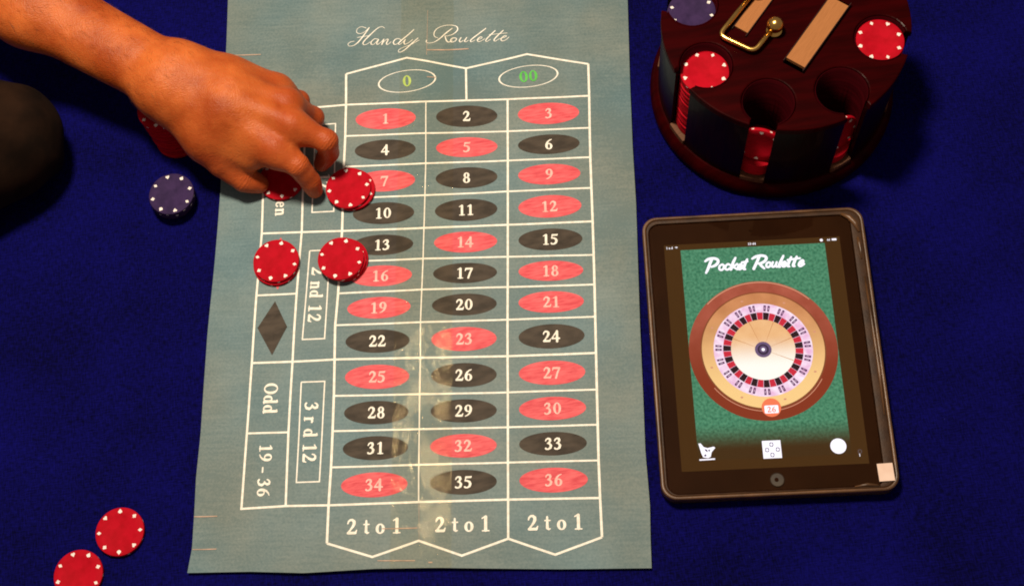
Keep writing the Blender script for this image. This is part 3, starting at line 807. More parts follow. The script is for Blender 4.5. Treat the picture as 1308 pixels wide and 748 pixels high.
# script title
TITLE_STROKES = [
    [(-0.09576, 0.73230, 0.00026), (-0.09684, 0.73297, 0.00026), (-0.09793, 0.73371, 0.00026), (-0.09900, 0.73432, 0.00026), (-0.10006, 0.73461, 0.00026), (-0.10116, 0.73452, 0.00026), (-0.10230, 0.73413, 0.00026), (-0.10333, 0.73357, 0.00026), (-0.10412, 0.73293, 0.00026), (-0.10465, 0.73215, 0.00027), (-0.10499, 0.73121, 0.00028), (-0.10511, 0.73025, 0.00030), (-0.10499, 0.72944, 0.00030), (-0.10457, 0.72875, 0.00030), (-0.10389, 0.72812, 0.00028), (-0.10303, 0.72764, 0.00027), (-0.10210, 0.72739, 0.00026), (-0.10106, 0.72742, 0.00026), (-0.09988, 0.72767, 0.00025), (-0.09864, 0.72810, 0.00025), (-0.09744, 0.72866, 0.00026), (-0.09603, 0.72966, 0.00027), (-0.09447, 0.73102, 0.00029), (-0.09322, 0.73212, 0.00032), (-0.09278, 0.73236, 0.00035), (-0.09346, 0.73138, 0.00040), (-0.09494, 0.72957, 0.00046), (-0.09675, 0.72744, 0.00051), (-0.09841, 0.72550, 0.00055), (-0.09988, 0.72378, 0.00057), (-0.10138, 0.72203, 0.00057), (-0.10285, 0.72040, 0.00057), (-0.10425, 0.71902, 0.00055), (-0.10554, 0.71792, 0.00051), (-0.10676, 0.71702, 0.00046), (-0.10794, 0.71633, 0.00040), (-0.10908, 0.71584, 0.00035), (-0.11026, 0.71556, 0.00032), (-0.11144, 0.71551, 0.00029), (-0.11251, 0.71562, 0.00027), (-0.11333, 0.71586, 0.00026), (-0.11390, 0.71629, 0.00025), (-0.11428, 0.71689, 0.00025), (-0.11445, 0.71756, 0.00026), (-0.11439, 0.71816, 0.00026), (-0.11404, 0.71872, 0.00026), (-0.11343, 0.71927, 0.00026), (-0.11267, 0.71976, 0.00026), (-0.11188, 0.72011, 0.00026), (-0.11104, 0.72029, 0.00026), (-0.11013, 0.72034, 0.00026), (-0.10917, 0.72033, 0.00026), (-0.10824, 0.72035, 0.00026)],
    [(-0.07888, 0.72919, 0.00026), (-0.07937, 0.72973, 0.00026), (-0.07983, 0.73032, 0.00025), (-0.08034, 0.73082, 0.00025), (-0.08100, 0.73110, 0.00026), (-0.08181, 0.73119, 0.00027), (-0.08273, 0.73112, 0.00029), (-0.08377, 0.73084, 0.00032), (-0.08497, 0.73032, 0.00035), (-0.08639, 0.72945, 0.00040), (-0.08799, 0.72829, 0.00046), (-0.08967, 0.72699, 0.00051), (-0.09128, 0.72571, 0.00055), (-0.09290, 0.72440, 0.00056), (-0.09455, 0.72302, 0.00056), (-0.09609, 0.72167, 0.00056), (-0.09739, 0.72048, 0.00055), (-0.09842, 0.71947, 0.00056), (-0.09925, 0.71859, 0.00056), (-0.09989, 0.71781, 0.00056), (-0.10032, 0.71709, 0.00055), (-0.10052, 0.71642, 0.00051), (-0.10051, 0.71582, 0.00046), (-0.10032, 0.71531, 0.00040), (-0.10003, 0.71493, 0.00035), (-0.09961, 0.71467, 0.00032), (-0.09906, 0.71452, 0.00029), (-0.09838, 0.71450, 0.00027), (-0.09761, 0.71464, 0.00026), (-0.09671, 0.71500, 0.00025), (-0.09567, 0.71554, 0.00025), (-0.09458, 0.71617, 0.00026), (-0.09352, 0.71675, 0.00026)],
    [(-0.10506, 0.72370, 0.00026), (-0.10360, 0.72374, 0.00026), (-0.10213, 0.72378, 0.00026), (-0.10067, 0.72382, 0.00026), (-0.09923, 0.72384, 0.00026), (-0.09783, 0.72383, 0.00026), (-0.09644, 0.72380, 0.00026), (-0.09507, 0.72376, 0.00026), (-0.09369, 0.72373, 0.00026)],
    [(-0.08625, 0.71843, 0.00030), (-0.08703, 0.71874, 0.00031), (-0.08781, 0.71910, 0.00032), (-0.08859, 0.71934, 0.00033), (-0.08938, 0.71931, 0.00035), (-0.09026, 0.71888, 0.00038), (-0.09119, 0.71817, 0.00043), (-0.09203, 0.71735, 0.00047), (-0.09264, 0.71659, 0.00050), (-0.09298, 0.71586, 0.00051), (-0.09314, 0.71510, 0.00050), (-0.09312, 0.71442, 0.00048), (-0.09292, 0.71393, 0.00045), (-0.09253, 0.71361, 0.00041), (-0.09195, 0.71341, 0.00035), (-0.09122, 0.71343, 0.00029), (-0.09036, 0.71376, 0.00026), (-0.08918, 0.71470, 0.00026), (-0.08772, 0.71610, 0.00028), (-0.08640, 0.71740, 0.00031), (-0.08565, 0.71802, 0.00035), (-0.08575, 0.71764, 0.00040), (-0.08642, 0.71663, 0.00047), (-0.08722, 0.71542, 0.00053), (-0.08771, 0.71448, 0.00055), (-0.08782, 0.71382, 0.00053), (-0.08778, 0.71324, 0.00047), (-0.08755, 0.71284, 0.00040), (-0.08712, 0.71272, 0.00035), (-0.08642, 0.71299, 0.00032), (-0.08546, 0.71356, 0.00030), (-0.08441, 0.71426, 0.00028), (-0.08341, 0.71490, 0.00026)],
    [(-0.08382, 0.71467, 0.00026), (-0.08299, 0.71546, 0.00027), (-0.08210, 0.71631, 0.00027), (-0.08132, 0.71704, 0.00028), (-0.08082, 0.71744, 0.00030), (-0.08067, 0.71744, 0.00034), (-0.08077, 0.71716, 0.00040), (-0.08104, 0.71667, 0.00046), (-0.08136, 0.71603, 0.00050), (-0.08175, 0.71518, 0.00052), (-0.08226, 0.71412, 0.00053), (-0.08282, 0.71298, 0.00054), (-0.08335, 0.71188, 0.00055)],
    [(-0.08269, 0.71326, 0.00026), (-0.08156, 0.71421, 0.00027), (-0.08040, 0.71523, 0.00027), (-0.07931, 0.71612, 0.00028), (-0.07845, 0.71670, 0.00030), (-0.07780, 0.71691, 0.00034), (-0.07732, 0.71685, 0.00040), (-0.07703, 0.71657, 0.00046), (-0.07696, 0.71613, 0.00050), (-0.07727, 0.71540, 0.00053), (-0.07789, 0.71441, 0.00055), (-0.07853, 0.71339, 0.00056), (-0.07890, 0.71257, 0.00055), (-0.07895, 0.71192, 0.00050), (-0.07882, 0.71137, 0.00043), (-0.07853, 0.71100, 0.00036), (-0.07806, 0.71091, 0.00030), (-0.07735, 0.71121, 0.00028), (-0.07642, 0.71183, 0.00027), (-0.07542, 0.71257, 0.00026), (-0.07445, 0.71325, 0.00026)],
    [(-0.06513, 0.71366, 0.00030), (-0.06570, 0.71420, 0.00031), (-0.06626, 0.71479, 0.00032), (-0.06684, 0.71529, 0.00033), (-0.06749, 0.71559, 0.00035), (-0.06825, 0.71567, 0.00037), (-0.06910, 0.71557, 0.00040), (-0.06993, 0.71533, 0.00043), (-0.07065, 0.71497, 0.00045), (-0.07127, 0.71444, 0.00047), (-0.07182, 0.71374, 0.00048), (-0.07225, 0.71299, 0.00050), (-0.07250, 0.71229, 0.00050), (-0.07253, 0.71162, 0.00050), (-0.07239, 0.71092, 0.00049), (-0.07211, 0.71031, 0.00047), (-0.07173, 0.70990, 0.00045), (-0.07125, 0.70969, 0.00042), (-0.07064, 0.70962, 0.00037), (-0.06993, 0.70973, 0.00033), (-0.06915, 0.71003, 0.00030), (-0.06826, 0.71058, 0.00029), (-0.06726, 0.71136, 0.00029), (-0.06622, 0.71224, 0.00030), (-0.06520, 0.71307, 0.00030)],
    [(-0.05199, 0.72242, 0.00035), (-0.05345, 0.72135, 0.00039), (-0.05489, 0.72029, 0.00043), (-0.05636, 0.71920, 0.00047), (-0.05792, 0.71807, 0.00050), (-0.05970, 0.71680, 0.00052), (-0.06163, 0.71543, 0.00054), (-0.06346, 0.71413, 0.00055), (-0.06495, 0.71302, 0.00055), (-0.06604, 0.71216, 0.00055), (-0.06688, 0.71148, 0.00054), (-0.06746, 0.71091, 0.00052), (-0.06782, 0.71039, 0.00050), (-0.06793, 0.70984, 0.00046), (-0.06778, 0.70934, 0.00040), (-0.06744, 0.70897, 0.00034), (-0.06696, 0.70888, 0.00030), (-0.06631, 0.70915, 0.00028), (-0.06545, 0.70970, 0.00027), (-0.06453, 0.71036, 0.00027), (-0.06364, 0.71097, 0.00026)],
    [(-0.06364, 0.71097, 0.00026), (-0.06289, 0.71174, 0.00026), (-0.06207, 0.71258, 0.00027), (-0.06138, 0.71326, 0.00028), (-0.06103, 0.71351, 0.00030), (-0.06119, 0.71313, 0.00036), (-0.06171, 0.71230, 0.00044), (-0.06230, 0.71133, 0.00051), (-0.06266, 0.71049, 0.00055), (-0.06275, 0.70979, 0.00054), (-0.06271, 0.70908, 0.00050), (-0.06252, 0.70850, 0.00045), (-0.06216, 0.70815, 0.00040), (-0.06158, 0.70807, 0.00036), (-0.06082, 0.70821, 0.00032), (-0.05993, 0.70851, 0.00028), (-0.05899, 0.70892, 0.00026), (-0.05796, 0.70947, 0.00027), (-0.05684, 0.71019, 0.00029), (-0.05568, 0.71097, 0.00032), (-0.05454, 0.71171, 0.00035)],
    [(-0.04929, 0.71256, 0.00035), (-0.05098, 0.71127, 0.00041), (-0.05268, 0.70997, 0.00047), (-0.05435, 0.70869, 0.00052), (-0.05594, 0.70746, 0.00055), (-0.05745, 0.70624, 0.00056), (-0.05889, 0.70504, 0.00055), (-0.06027, 0.70392, 0.00052), (-0.06160, 0.70295, 0.00050), (-0.06292, 0.70209, 0.00047), (-0.06420, 0.70133, 0.00043), (-0.06538, 0.70074, 0.00039), (-0.06639, 0.70038, 0.00035), (-0.06725, 0.70030, 0.00032), (-0.06799, 0.70046, 0.00030), (-0.06854, 0.70076, 0.00028), (-0.06887, 0.70113, 0.00026), (-0.06897, 0.70159, 0.00025), (-0.06887, 0.70218, 0.00025), (-0.06855, 0.70280, 0.00026), (-0.06798, 0.70336, 0.00026), (-0.06711, 0.70386, 0.00026), (-0.06598, 0.70433, 0.00026), (-0.06467, 0.70477, 0.00026), (-0.06327, 0.70520, 0.00026), (-0.06179, 0.70555, 0.00026), (-0.06018, 0.70585, 0.00026), (-0.05847, 0.70620, 0.00026), (-0.05667, 0.70669, 0.00026), (-0.05475, 0.70739, 0.00026), (-0.05272, 0.70824, 0.00026), (-0.05063, 0.70914, 0.00026), (-0.04857, 0.71002, 0.00026)],
    [(-0.04168, 0.70845, 0.00040), (-0.04191, 0.70795, 0.00039), (-0.04218, 0.70743, 0.00038), (-0.04236, 0.70693, 0.00036), (-0.04231, 0.70646, 0.00035), (-0.04199, 0.70598, 0.00033), (-0.04147, 0.70550, 0.00030), (-0.04078, 0.70509, 0.00027), (-0.03994, 0.70483, 0.00026), (-0.03890, 0.70471, 0.00026), (-0.03767, 0.70469, 0.00026), (-0.03635, 0.70482, 0.00028), (-0.03502, 0.70513, 0.00030), (-0.03371, 0.70562, 0.00034), (-0.03237, 0.70627, 0.00040), (-0.03097, 0.70708, 0.00046), (-0.02952, 0.70803, 0.00050), (-0.02797, 0.70918, 0.00053), (-0.02635, 0.71052, 0.00055), (-0.02471, 0.71191, 0.00056), (-0.02308, 0.71317, 0.00055), (-0.02149, 0.71428, 0.00053), (-0.01991, 0.71530, 0.00049), (-0.01834, 0.71629, 0.00044), (-0.01676, 0.71730, 0.00040)],
    [(-0.03096, 0.70889, 0.00026), (-0.03172, 0.70935, 0.00027), (-0.03253, 0.70978, 0.00028), (-0.03326, 0.71027, 0.00029), (-0.03379, 0.71092, 0.00030), (-0.03412, 0.71177, 0.00032), (-0.03430, 0.71276, 0.00036), (-0.03430, 0.71383, 0.00038), (-0.03407, 0.71489, 0.00040), (-0.03361, 0.71599, 0.00040), (-0.03293, 0.71714, 0.00039), (-0.03205, 0.71823, 0.00037), (-0.03097, 0.71916, 0.00035), (-0.02963, 0.71991, 0.00033), (-0.02805, 0.72054, 0.00030), (-0.02634, 0.72102, 0.00027), (-0.02463, 0.72133, 0.00026), (-0.02287, 0.72146, 0.00026), (-0.02103, 0.72142, 0.00026), (-0.01922, 0.72124, 0.00028), (-0.01758, 0.72094, 0.00030), (-0.01606, 0.72051, 0.00033), (-0.01461, 0.71994, 0.00037), (-0.01337, 0.71925, 0.00041), (-0.01248, 0.71848, 0.00045), (-0.01197, 0.71758, 0.00048), (-0.01178, 0.71656, 0.00052), (-0.01187, 0.71550, 0.00054), (-0.01222, 0.71450, 0.00055), (-0.01291, 0.71354, 0.00053), (-0.01392, 0.71258, 0.00049), (-0.01510, 0.71172, 0.00044), (-0.01628, 0.71102, 0.00040), (-0.01751, 0.71053, 0.00036), (-0.01884, 0.71019, 0.00032), (-0.02015, 0.70997, 0.00028), (-0.02132, 0.70983, 0.00026), (-0.02229, 0.70981, 0.00025), (-0.02314, 0.70990, 0.00025), (-0.02393, 0.71004, 0.00026), (-0.02475, 0.71016, 0.00026)],
    [(-0.02437, 0.71009, 0.00030), (-0.02430, 0.70907, 0.00037), (-0.02423, 0.70803, 0.00044), (-0.02414, 0.70703, 0.00051), (-0.02398, 0.70611, 0.00055), (-0.02375, 0.70523, 0.00056), (-0.02346, 0.70440, 0.00056), (-0.02311, 0.70368, 0.00053), (-0.02268, 0.70317, 0.00050), (-0.02212, 0.70289, 0.00045), (-0.02145, 0.70281, 0.00038), (-0.02076, 0.70286, 0.00031), (-0.02014, 0.70300, 0.00026), (-0.01960, 0.70325, 0.00024), (-0.01911, 0.70362, 0.00024), (-0.01864, 0.70404, 0.00025), (-0.01815, 0.70444, 0.00026)],
    [(-0.01509, 0.70628, 0.00035), (-0.01581, 0.70639, 0.00039), (-0.01654, 0.70653, 0.00043), (-0.01724, 0.70660, 0.00047), (-0.01789, 0.70649, 0.00050), (-0.01852, 0.70615, 0.00051), (-0.01914, 0.70562, 0.00052), (-0.01965, 0.70503, 0.00051), (-0.01995, 0.70447, 0.00050), (-0.02001, 0.70389, 0.00048), (-0.01989, 0.70326, 0.00045), (-0.01961, 0.70272, 0.00042), (-0.01919, 0.70238, 0.00040), (-0.01854, 0.70228, 0.00038), (-0.01768, 0.70235, 0.00036), (-0.01679, 0.70256, 0.00035), (-0.01605, 0.70285, 0.00035), (-0.01543, 0.70327, 0.00037), (-0.01488, 0.70382, 0.00041), (-0.01446, 0.70440, 0.00044), (-0.01424, 0.70492, 0.00045), (-0.01431, 0.70535, 0.00043), (-0.01460, 0.70573, 0.00039), (-0.01498, 0.70610, 0.00034), (-0.01532, 0.70647, 0.00030)],
    [(-0.01003, 0.70565, 0.00045), (-0.01058, 0.70489, 0.00048), (-0.01117, 0.70410, 0.00052), (-0.01167, 0.70335, 0.00054), (-0.01196, 0.70270, 0.00055), (-0.01199, 0.70213, 0.00053), (-0.01184, 0.70161, 0.00049), (-0.01155, 0.70123, 0.00044), (-0.01115, 0.70105, 0.00040), (-0.01060, 0.70117, 0.00037), (-0.00990, 0.70152, 0.00035), (-0.00914, 0.70196, 0.00032), (-0.00841, 0.70235, 0.00030)],
    [(-0.00475, 0.70483, 0.00045), (-0.00544, 0.70400, 0.00048), (-0.00619, 0.70315, 0.00052), (-0.00683, 0.70234, 0.00055), (-0.00722, 0.70168, 0.00055), (-0.00728, 0.70116, 0.00051), (-0.00712, 0.70074, 0.00043), (-0.00679, 0.70045, 0.00036), (-0.00637, 0.70033, 0.00030), (-0.00582, 0.70044, 0.00028), (-0.00513, 0.70075, 0.00027), (-0.00437, 0.70113, 0.00026), (-0.00365, 0.70148, 0.00026)],
    [(0.01390, 0.71151, 0.00045), (0.01237, 0.71052, 0.00048), (0.01085, 0.70954, 0.00051), (0.00930, 0.70855, 0.00053), (0.00769, 0.70752, 0.00055), (0.00589, 0.70639, 0.00056), (0.00396, 0.70519, 0.00056), (0.00214, 0.70405, 0.00056), (0.00067, 0.70309, 0.00055), (-0.00037, 0.70236, 0.00055), (-0.00112, 0.70178, 0.00054), (-0.00163, 0.70131, 0.00052), (-0.00194, 0.70086, 0.00050), (-0.00203, 0.70041, 0.00046), (-0.00189, 0.69998, 0.00040), (-0.00157, 0.69965, 0.00034), (-0.00109, 0.69951, 0.00030), (-0.00040, 0.69962, 0.00028), (0.00049, 0.69993, 0.00027), (0.00147, 0.70032, 0.00027), (0.00240, 0.70067, 0.00026)],
    [(0.00442, 0.70045, 0.00026), (0.00558, 0.70073, 0.00026), (0.00681, 0.70101, 0.00026), (0.00791, 0.70130, 0.00026), (0.00869, 0.70162, 0.00026), (0.00908, 0.70201, 0.00026), (0.00920, 0.70245, 0.00027), (0.00911, 0.70285, 0.00028), (0.00889, 0.70308, 0.00030), (0.00847, 0.70315, 0.00033), (0.00784, 0.70309, 0.00037), (0.00715, 0.70291, 0.00042), (0.00651, 0.70262, 0.00045), (0.00589, 0.70216, 0.00047), (0.00524, 0.70155, 0.00049), (0.00470, 0.70089, 0.00050), (0.00440, 0.70030, 0.00050), (0.00440, 0.69975, 0.00049), (0.00461, 0.69921, 0.00046), (0.00497, 0.69875, 0.00043), (0.00544, 0.69846, 0.00040), (0.00602, 0.69840, 0.00036), (0.00676, 0.69851, 0.00032), (0.00755, 0.69873, 0.00029), (0.00833, 0.69898, 0.00026), (0.00908, 0.69930, 0.00025), (0.00983, 0.69969, 0.00025), (0.01060, 0.70012, 0.00026), (0.01136, 0.70053, 0.00026)],
    [(0.02210, 0.70758, 0.00045), (0.02053, 0.70633, 0.00048), (0.01892, 0.70506, 0.00051), (0.01738, 0.70382, 0.00054), (0.01602, 0.70268, 0.00055), (0.01479, 0.70160, 0.00055), (0.01366, 0.70057, 0.00054), (0.01274, 0.69965, 0.00053), (0.01216, 0.69888, 0.00050), (0.01197, 0.69824, 0.00046), (0.01209, 0.69771, 0.00040), (0.01245, 0.69736, 0.00034), (0.01296, 0.69723, 0.00030), (0.01366, 0.69743, 0.00028), (0.01457, 0.69789, 0.00027), (0.01557, 0.69846, 0.00027), (0.01653, 0.69898, 0.00026)],
    [(0.01597, 0.70419, 0.00026), (0.02515, 0.70371, 0.00026)],
    [(0.02941, 0.70654, 0.00045), (0.02800, 0.70543, 0.00048), (0.02657, 0.70431, 0.00051), (0.02518, 0.70321, 0.00054), (0.02390, 0.70213, 0.00055), (0.02265, 0.70104, 0.00055), (0.02143, 0.69995, 0.00054), (0.02040, 0.69893, 0.00053), (0.01974, 0.69809, 0.00050), (0.01952, 0.69740, 0.00046), (0.01965, 0.69683, 0.00040), (0.02001, 0.69645, 0.00034), (0.02052, 0.69630, 0.00030), (0.02121, 0.69649, 0.00028), (0.02213, 0.69695, 0.00027), (0.02313, 0.69752, 0.00027), (0.02409, 0.69804, 0.00026)],
    [(0.02336, 0.70374, 0.00026), (0.03278, 0.70321, 0.00026)],
    [(0.02461, 0.69810, 0.00026), (0.02617, 0.69835, 0.00026), (0.02781, 0.69860, 0.00026), (0.02929, 0.69885, 0.00026), (0.03040, 0.69913, 0.00026), (0.03107, 0.69949, 0.00026), (0.03141, 0.69989, 0.00027), (0.03149, 0.70024, 0.00028), (0.03136, 0.70046, 0.00030), (0.03096, 0.70053, 0.00033), (0.03028, 0.70049, 0.00037), (0.02948, 0.70033, 0.00042), (0.02874, 0.70004, 0.00045), (0.02799, 0.69955, 0.00047), (0.02718, 0.69889, 0.00049), (0.02648, 0.69818, 0.00050), (0.02607, 0.69753, 0.00050), (0.02600, 0.69690, 0.00049), (0.02618, 0.69626, 0.00046), (0.02655, 0.69572, 0.00043), (0.02705, 0.69540, 0.00040), (0.02774, 0.69534, 0.00036), (0.02863, 0.69548, 0.00032), (0.02959, 0.69575, 0.00029), (0.03048, 0.69612, 0.00026), (0.03129, 0.69660, 0.00025), (0.03208, 0.69722, 0.00025), (0.03286, 0.69789, 0.00026), (0.03365, 0.69854, 0.00026)]]
v, f = fill_strokes(TITLE_STROKES, 0.00022)
link('title_text', mesh('title_text', on_mat(v, 0.0003), f), M['print_white'], mat_root)

# clear tape over the long fold
def tape_strip(name, a, b, w0, w1, off):
    a = np.array(a[:2]); b = np.array(b[:2])
    t = (b - a); L = np.linalg.norm(t); t /= L; n = np.array([-t[1], t[0]])
    nu, nv = 24, int(L / 0.003)
    verts = []
    for j in range(nv + 1):
        for i in range(nu + 1):
            q = w0 + (w1 - w0) * i / nu
            if i in (0, nu): q += 0.0002 * math.sin(j * 0.7)
            verts.append(a + t * L * j / nv + n * q)
    faces = [(j * (nu + 1) + i, j * (nu + 1) + i + 1, (j + 1) * (nu + 1) + i + 1, (j + 1) * (nu + 1) + i) for j in range(nv) for i in range(nu)]
    return link(name, mesh(name, on_mat(verts, off), faces), M['tape'], mat_root, smooth=True)
tape_strip('clear_tape', (-0.03325, 0.77027, 0.00150), (-0.10503, 0.22638, 0.00150), -0.0245, 0.0245, 0.00055)

# worn creases where the print has come off
for pts, w in (([(-0.28187, 0.29668, 0.00000), (-0.27327, 0.29538, 0.00000), (-0.26307, 0.29415, 0.00000)], 0.0009), ([(-0.28466, 0.27010, 0.00000), (-0.27550, 0.26872, 0.00000), (-0.26540, 0.26745, 0.00000)], 0.0008),
               ([(-0.22578, 0.72606, 0.00000), (-0.21159, 0.72365, 0.00000), (-0.19559, 0.72124, 0.00000)], 0.0009), ([(-0.04261, 0.69775, 0.00000), (-0.02402, 0.69469, 0.00000), (-0.00462, 0.69251, 0.00000)], 0.0011),
               ([(-0.13165, 0.26292, 0.00000), (-0.11727, 0.26084, 0.00000), (-0.10354, 0.25892, 0.00000)], 0.0009), ([(-0.13814, 0.23807, 0.00000), (-0.12452, 0.23594, 0.00000), (-0.10847, 0.23329, 0.00000)], 0.0008),
               ([(-0.09814, 0.23029, 0.00000), (-0.09505, 0.22993, 0.00000)], 0.0010), ([(-0.03685, 0.74029, 0.00000), (-0.03976, 0.72001, 0.00000), (-0.04362, 0.69249, 0.00000)], 0.0003),
               ([(-0.04609, 0.66912, 0.00000), (-0.03836, 0.66730, 0.00000)], 0.0008), ([(-0.09991, 0.27976, 0.00000), (-0.10152, 0.26515, 0.00000), (-0.10327, 0.24943, 0.00000)], 0.0003)):
    strip('worn_crease', pts, w, 0.00034, mat_root, M['scratch'])

# ------------------------------------------------------------------ poker chips
CHIP_R, CHIP_T = 0.0199, 0.0033
def chip_body(name):
    b = 0.0005
    return lathe(name, [(0, 0), (CHIP_R - b, 0), (CHIP_R - 0.00012, b * .4), (CHIP_R, b), (CHIP_R, CHIP_T - b), (CHIP_R - 0.00012, CHIP_T - b * .4), (CHIP_R - b, CHIP_T), (0.0132, CHIP_T), (0.0129, CHIP_T - 0.00012), (0, CHIP_T - 0.00012)], 48)
def suit_field(kind, X, Y):
    circ = lambda cx, cy, r: np.hypot(X - cx, Y - cy) - r
    if kind == 'diamond': return np.abs(X) / 0.8 + np.abs(Y) - 1
    def heart(Y_):
        lob = np.minimum(np.hypot(X - .42, Y_ - .35) - .5, np.hypot(X + .42, Y_ - .35) - .5)
        tri = np.maximum(np.abs(X) * 0.78 - (Y_ + .98) * 0.62, Y_ - .25)
        return np.minimum(lob, tri)
    if kind == 'heart': return heart(Y)
    stem = np.maximum(np.abs(X) - .12 - np.clip(-.3 - Y, 0, 1) * .35, np.abs(Y + .6) - .38)
    if kind == 'spade': return np.minimum(heart(-Y + .1), stem)
    return np.minimum(np.minimum(np.minimum(circ(.46, -.12, .42), circ(-.46, -.12, .42)), circ(0, .5, .42)), stem)
def suit_print(name):
    xs = np.linspace(-1.15, 1.15, 13); X, Y = np.meshgrid(xs, xs)
    V, Fc, off = [], [], 0
    for k in range(8):
        v, f = squares(X, Y, suit_field(('heart', 'diamond', 'club', 'spade')[k % 4], X, Y))
        a = 2 * math.pi * k / 8
        s = 0.00185
        x, y = v[:, 0] * s, v[:, 1] * s + 0.0168
        V.append(np.c_[x * math.cos(a) - y * math.sin(a), x * math.sin(a) + y * math.cos(a), np.full(len(x), CHIP_T + 0.00010)])
        Fc += [tuple(i + off for i in q) for q in f]; off += len(v)
        # the inlay shows again on the rim of the chip
        ang = a + math.radians(22.5); q = []
        for da, z in ((-.055, .0011), (.055, .0011), (.055, .0022), (-.055, .0022)):
            q.append(((CHIP_R + .00006) * math.cos(ang + da), (CHIP_R + .00006) * math.sin(ang + da), z))
        V.append(np.array(q)); Fc.append((off, off + 1, off + 2, off + 3)); off += 4
    return mesh(name, np.concatenate(V), Fc)
CHIP_ME = {c: chip_body('chip_body') for c in ('red', 'blue')}
CHIP_ME['red'].materials.append(M['chip_red']); CHIP_ME['blue'].materials.append(M['chip_blue'])
PRINT_ME = suit_print('suit_print'); PRINT_ME.materials.append(M['chip_white'])
CHIP_N = 0
def chip(colour, loc, label, group=None, yaw=None, tilt=(0, 0), printed=True):
    global CHIP_N
    CHIP_N += 1
    o = bpy.data.objects.new('poker_chip', CHIP_ME[colour])
    COL.objects.link(o)
    o.location = loc
    o.rotation_euler = (tilt[0], tilt[1], random.uniform(0, 6.28) if yaw is None else yaw)
    tag(o, label, 'poker chip', group)
    if printed:
        p = bpy.data.objects.new('suit_print', PRINT_ME)
        COL.objects.link(p); p.parent = o
    return o
def mat_top(p): return float(mat_z(np.array(p[0]), np.array(p[1]))) + 0.0004
def put(colour, p, z, label, **kw): return chip(colour, (p[0], p[1], z), label, **kw)

ORD = ['first', 'second', 'third', 'fourth', 'fifth', 'sixth', 'seventh', 'eighth', 'ninth', 'tenth', 'eleventh', 'twelfth', 'thirteenth', 'fourteenth', 'fifteenth', 'sixteenth', 'seventeenth', 'eighteenth', 'nineteenth', 'twentieth', 'twenty-first', 'twenty-second', 'twenty-third', 'twenty-fourth', 'twenty-fifth', 'twenty-sixth']
# pairs and piles on the layout (upper ones slide a little)
p = (-0.12471, 0.56635, 0.00500); z = mat_top(p)
put('red', p, z, 'lower red chip of the pair beside number 7, mostly covered', yaw=0.35)
p = (-0.12793, 0.56671, 0.00850); put('red', p, z + CHIP_T, 'red chip on top of the pair beside number 7', yaw=0.02)
p = (-0.13769, 0.50036, 0.00400); z = mat_top(p)
put('red', p, z, 'lowest red chip of the pile between numbers 13 and 16', yaw=0.7)
p = (-0.13899, 0.49972, 0.00750); put('red', p, z + CHIP_T, 'middle red chip of the pile between numbers 13 and 16', yaw=0.2)
p = (-0.14069, 0.49899, 0.01150); put('red', p, z + 2 * CHIP_T, 'top red chip of the pile between numbers 13 and 16', yaw=0.40)
p = (-0.19759, 0.50651, 0.00500); z = mat_top(p)
put('red', p, z, 'lower red chip of the pair above the black diamond, mostly covered', yaw=0.1)
p = (-0.19684, 0.50799, 0.00850); put('red', p, z + CHIP_T, 'red chip on top of the pair above the black diamond', yaw=0.42)
p = (-0.18663, 0.58699, 0.00500); z = mat_top(p)
put('red', p, z, 'shaded red chip under the fingertips, next to the word ending in en', yaw=0.75)
# loose ones on the cloth
put('red', (-0.34300, 0.29401, 0.00300), 0.0002, 'single red chip lying flat on the cloth near the lower left corner', yaw=0.72)
put('red', (-0.37766, 0.26464, 0.00300), 0.0002, 'red chip cut off by the bottom edge at the lower left', yaw=0.22)
# dark blue pile
base = (-0.28435, 0.58811, 0.00000); topc = (-0.28224, 0.58386, 0.01650)
for k in range(5):
    t = k / 4
    lab = 'dark blue chip on top of the small pile below the forearm' if k == 4 else f'{ORD[4 - k]} dark blue chip from the top of the small pile below the forearm'
    put('blue', (base[0] + (topc[0] - base[0]) * t + random.uniform(-.0006, .0006), base[1] + (topc[1] - base[1]) * t + random.uniform(-.0006, .0006)), 0.0002 + k * CHIP_T, lab,
        group='dark blue chips in the small pile', yaw=0.15 if k == 4 else None, printed=k >= 3)
# leaning red pile under the forearm
base = (-0.27662, 0.64798, 0.00000); topc = (-0.28309, 0.65927, 0.03800)
for k in range(11):
    t = k / 10
    lab = 'red chip on top of the leaning pile half hidden under the forearm' if k == 10 else f'{ORD[10 - k]} red chip from the top of the leaning pile under the forearm'
    put('red', (base[0] + (topc[0] - base[0]) * t + random.uniform(-.0008, .0008), base[1] + (topc[1] - base[1]) * t + random.uniform(-.0008, .0008)), 0.0002 + k * CHIP_T, lab,
        group='red chips in the leaning pile', yaw=0.55 if k == 10 else None, printed=k == 10)

# ------------------------------------------------------------------ chip carousel
CX, CY = 0.2555, 0.601
R_TOP, R_SLOT, SLOT_C = 0.1015, 0.0213, 0.0775
Z_BASE, Z_TOP = 0.019, 0.1145
SLOTS = [22.5 + 45 * k for k in range(8)]
car = empty('chip_carousel', (CX, CY, 0))
tag(car, 'round dark mahogany chip carousel with slotted sides and brass handle', 'chip carousel')
base_me = lathe('base_plate', [(0, 0), (0.1015, 0), (0.1045, 0.0010), (0.1065, 0.004), (0.1068, 0.008), (0.1060, 0.013), (0.1040, 0.017), (0.1015, 0.019), (0, 0.019)], 128)
link('base_plate', base_me, M['mahogany'], car)

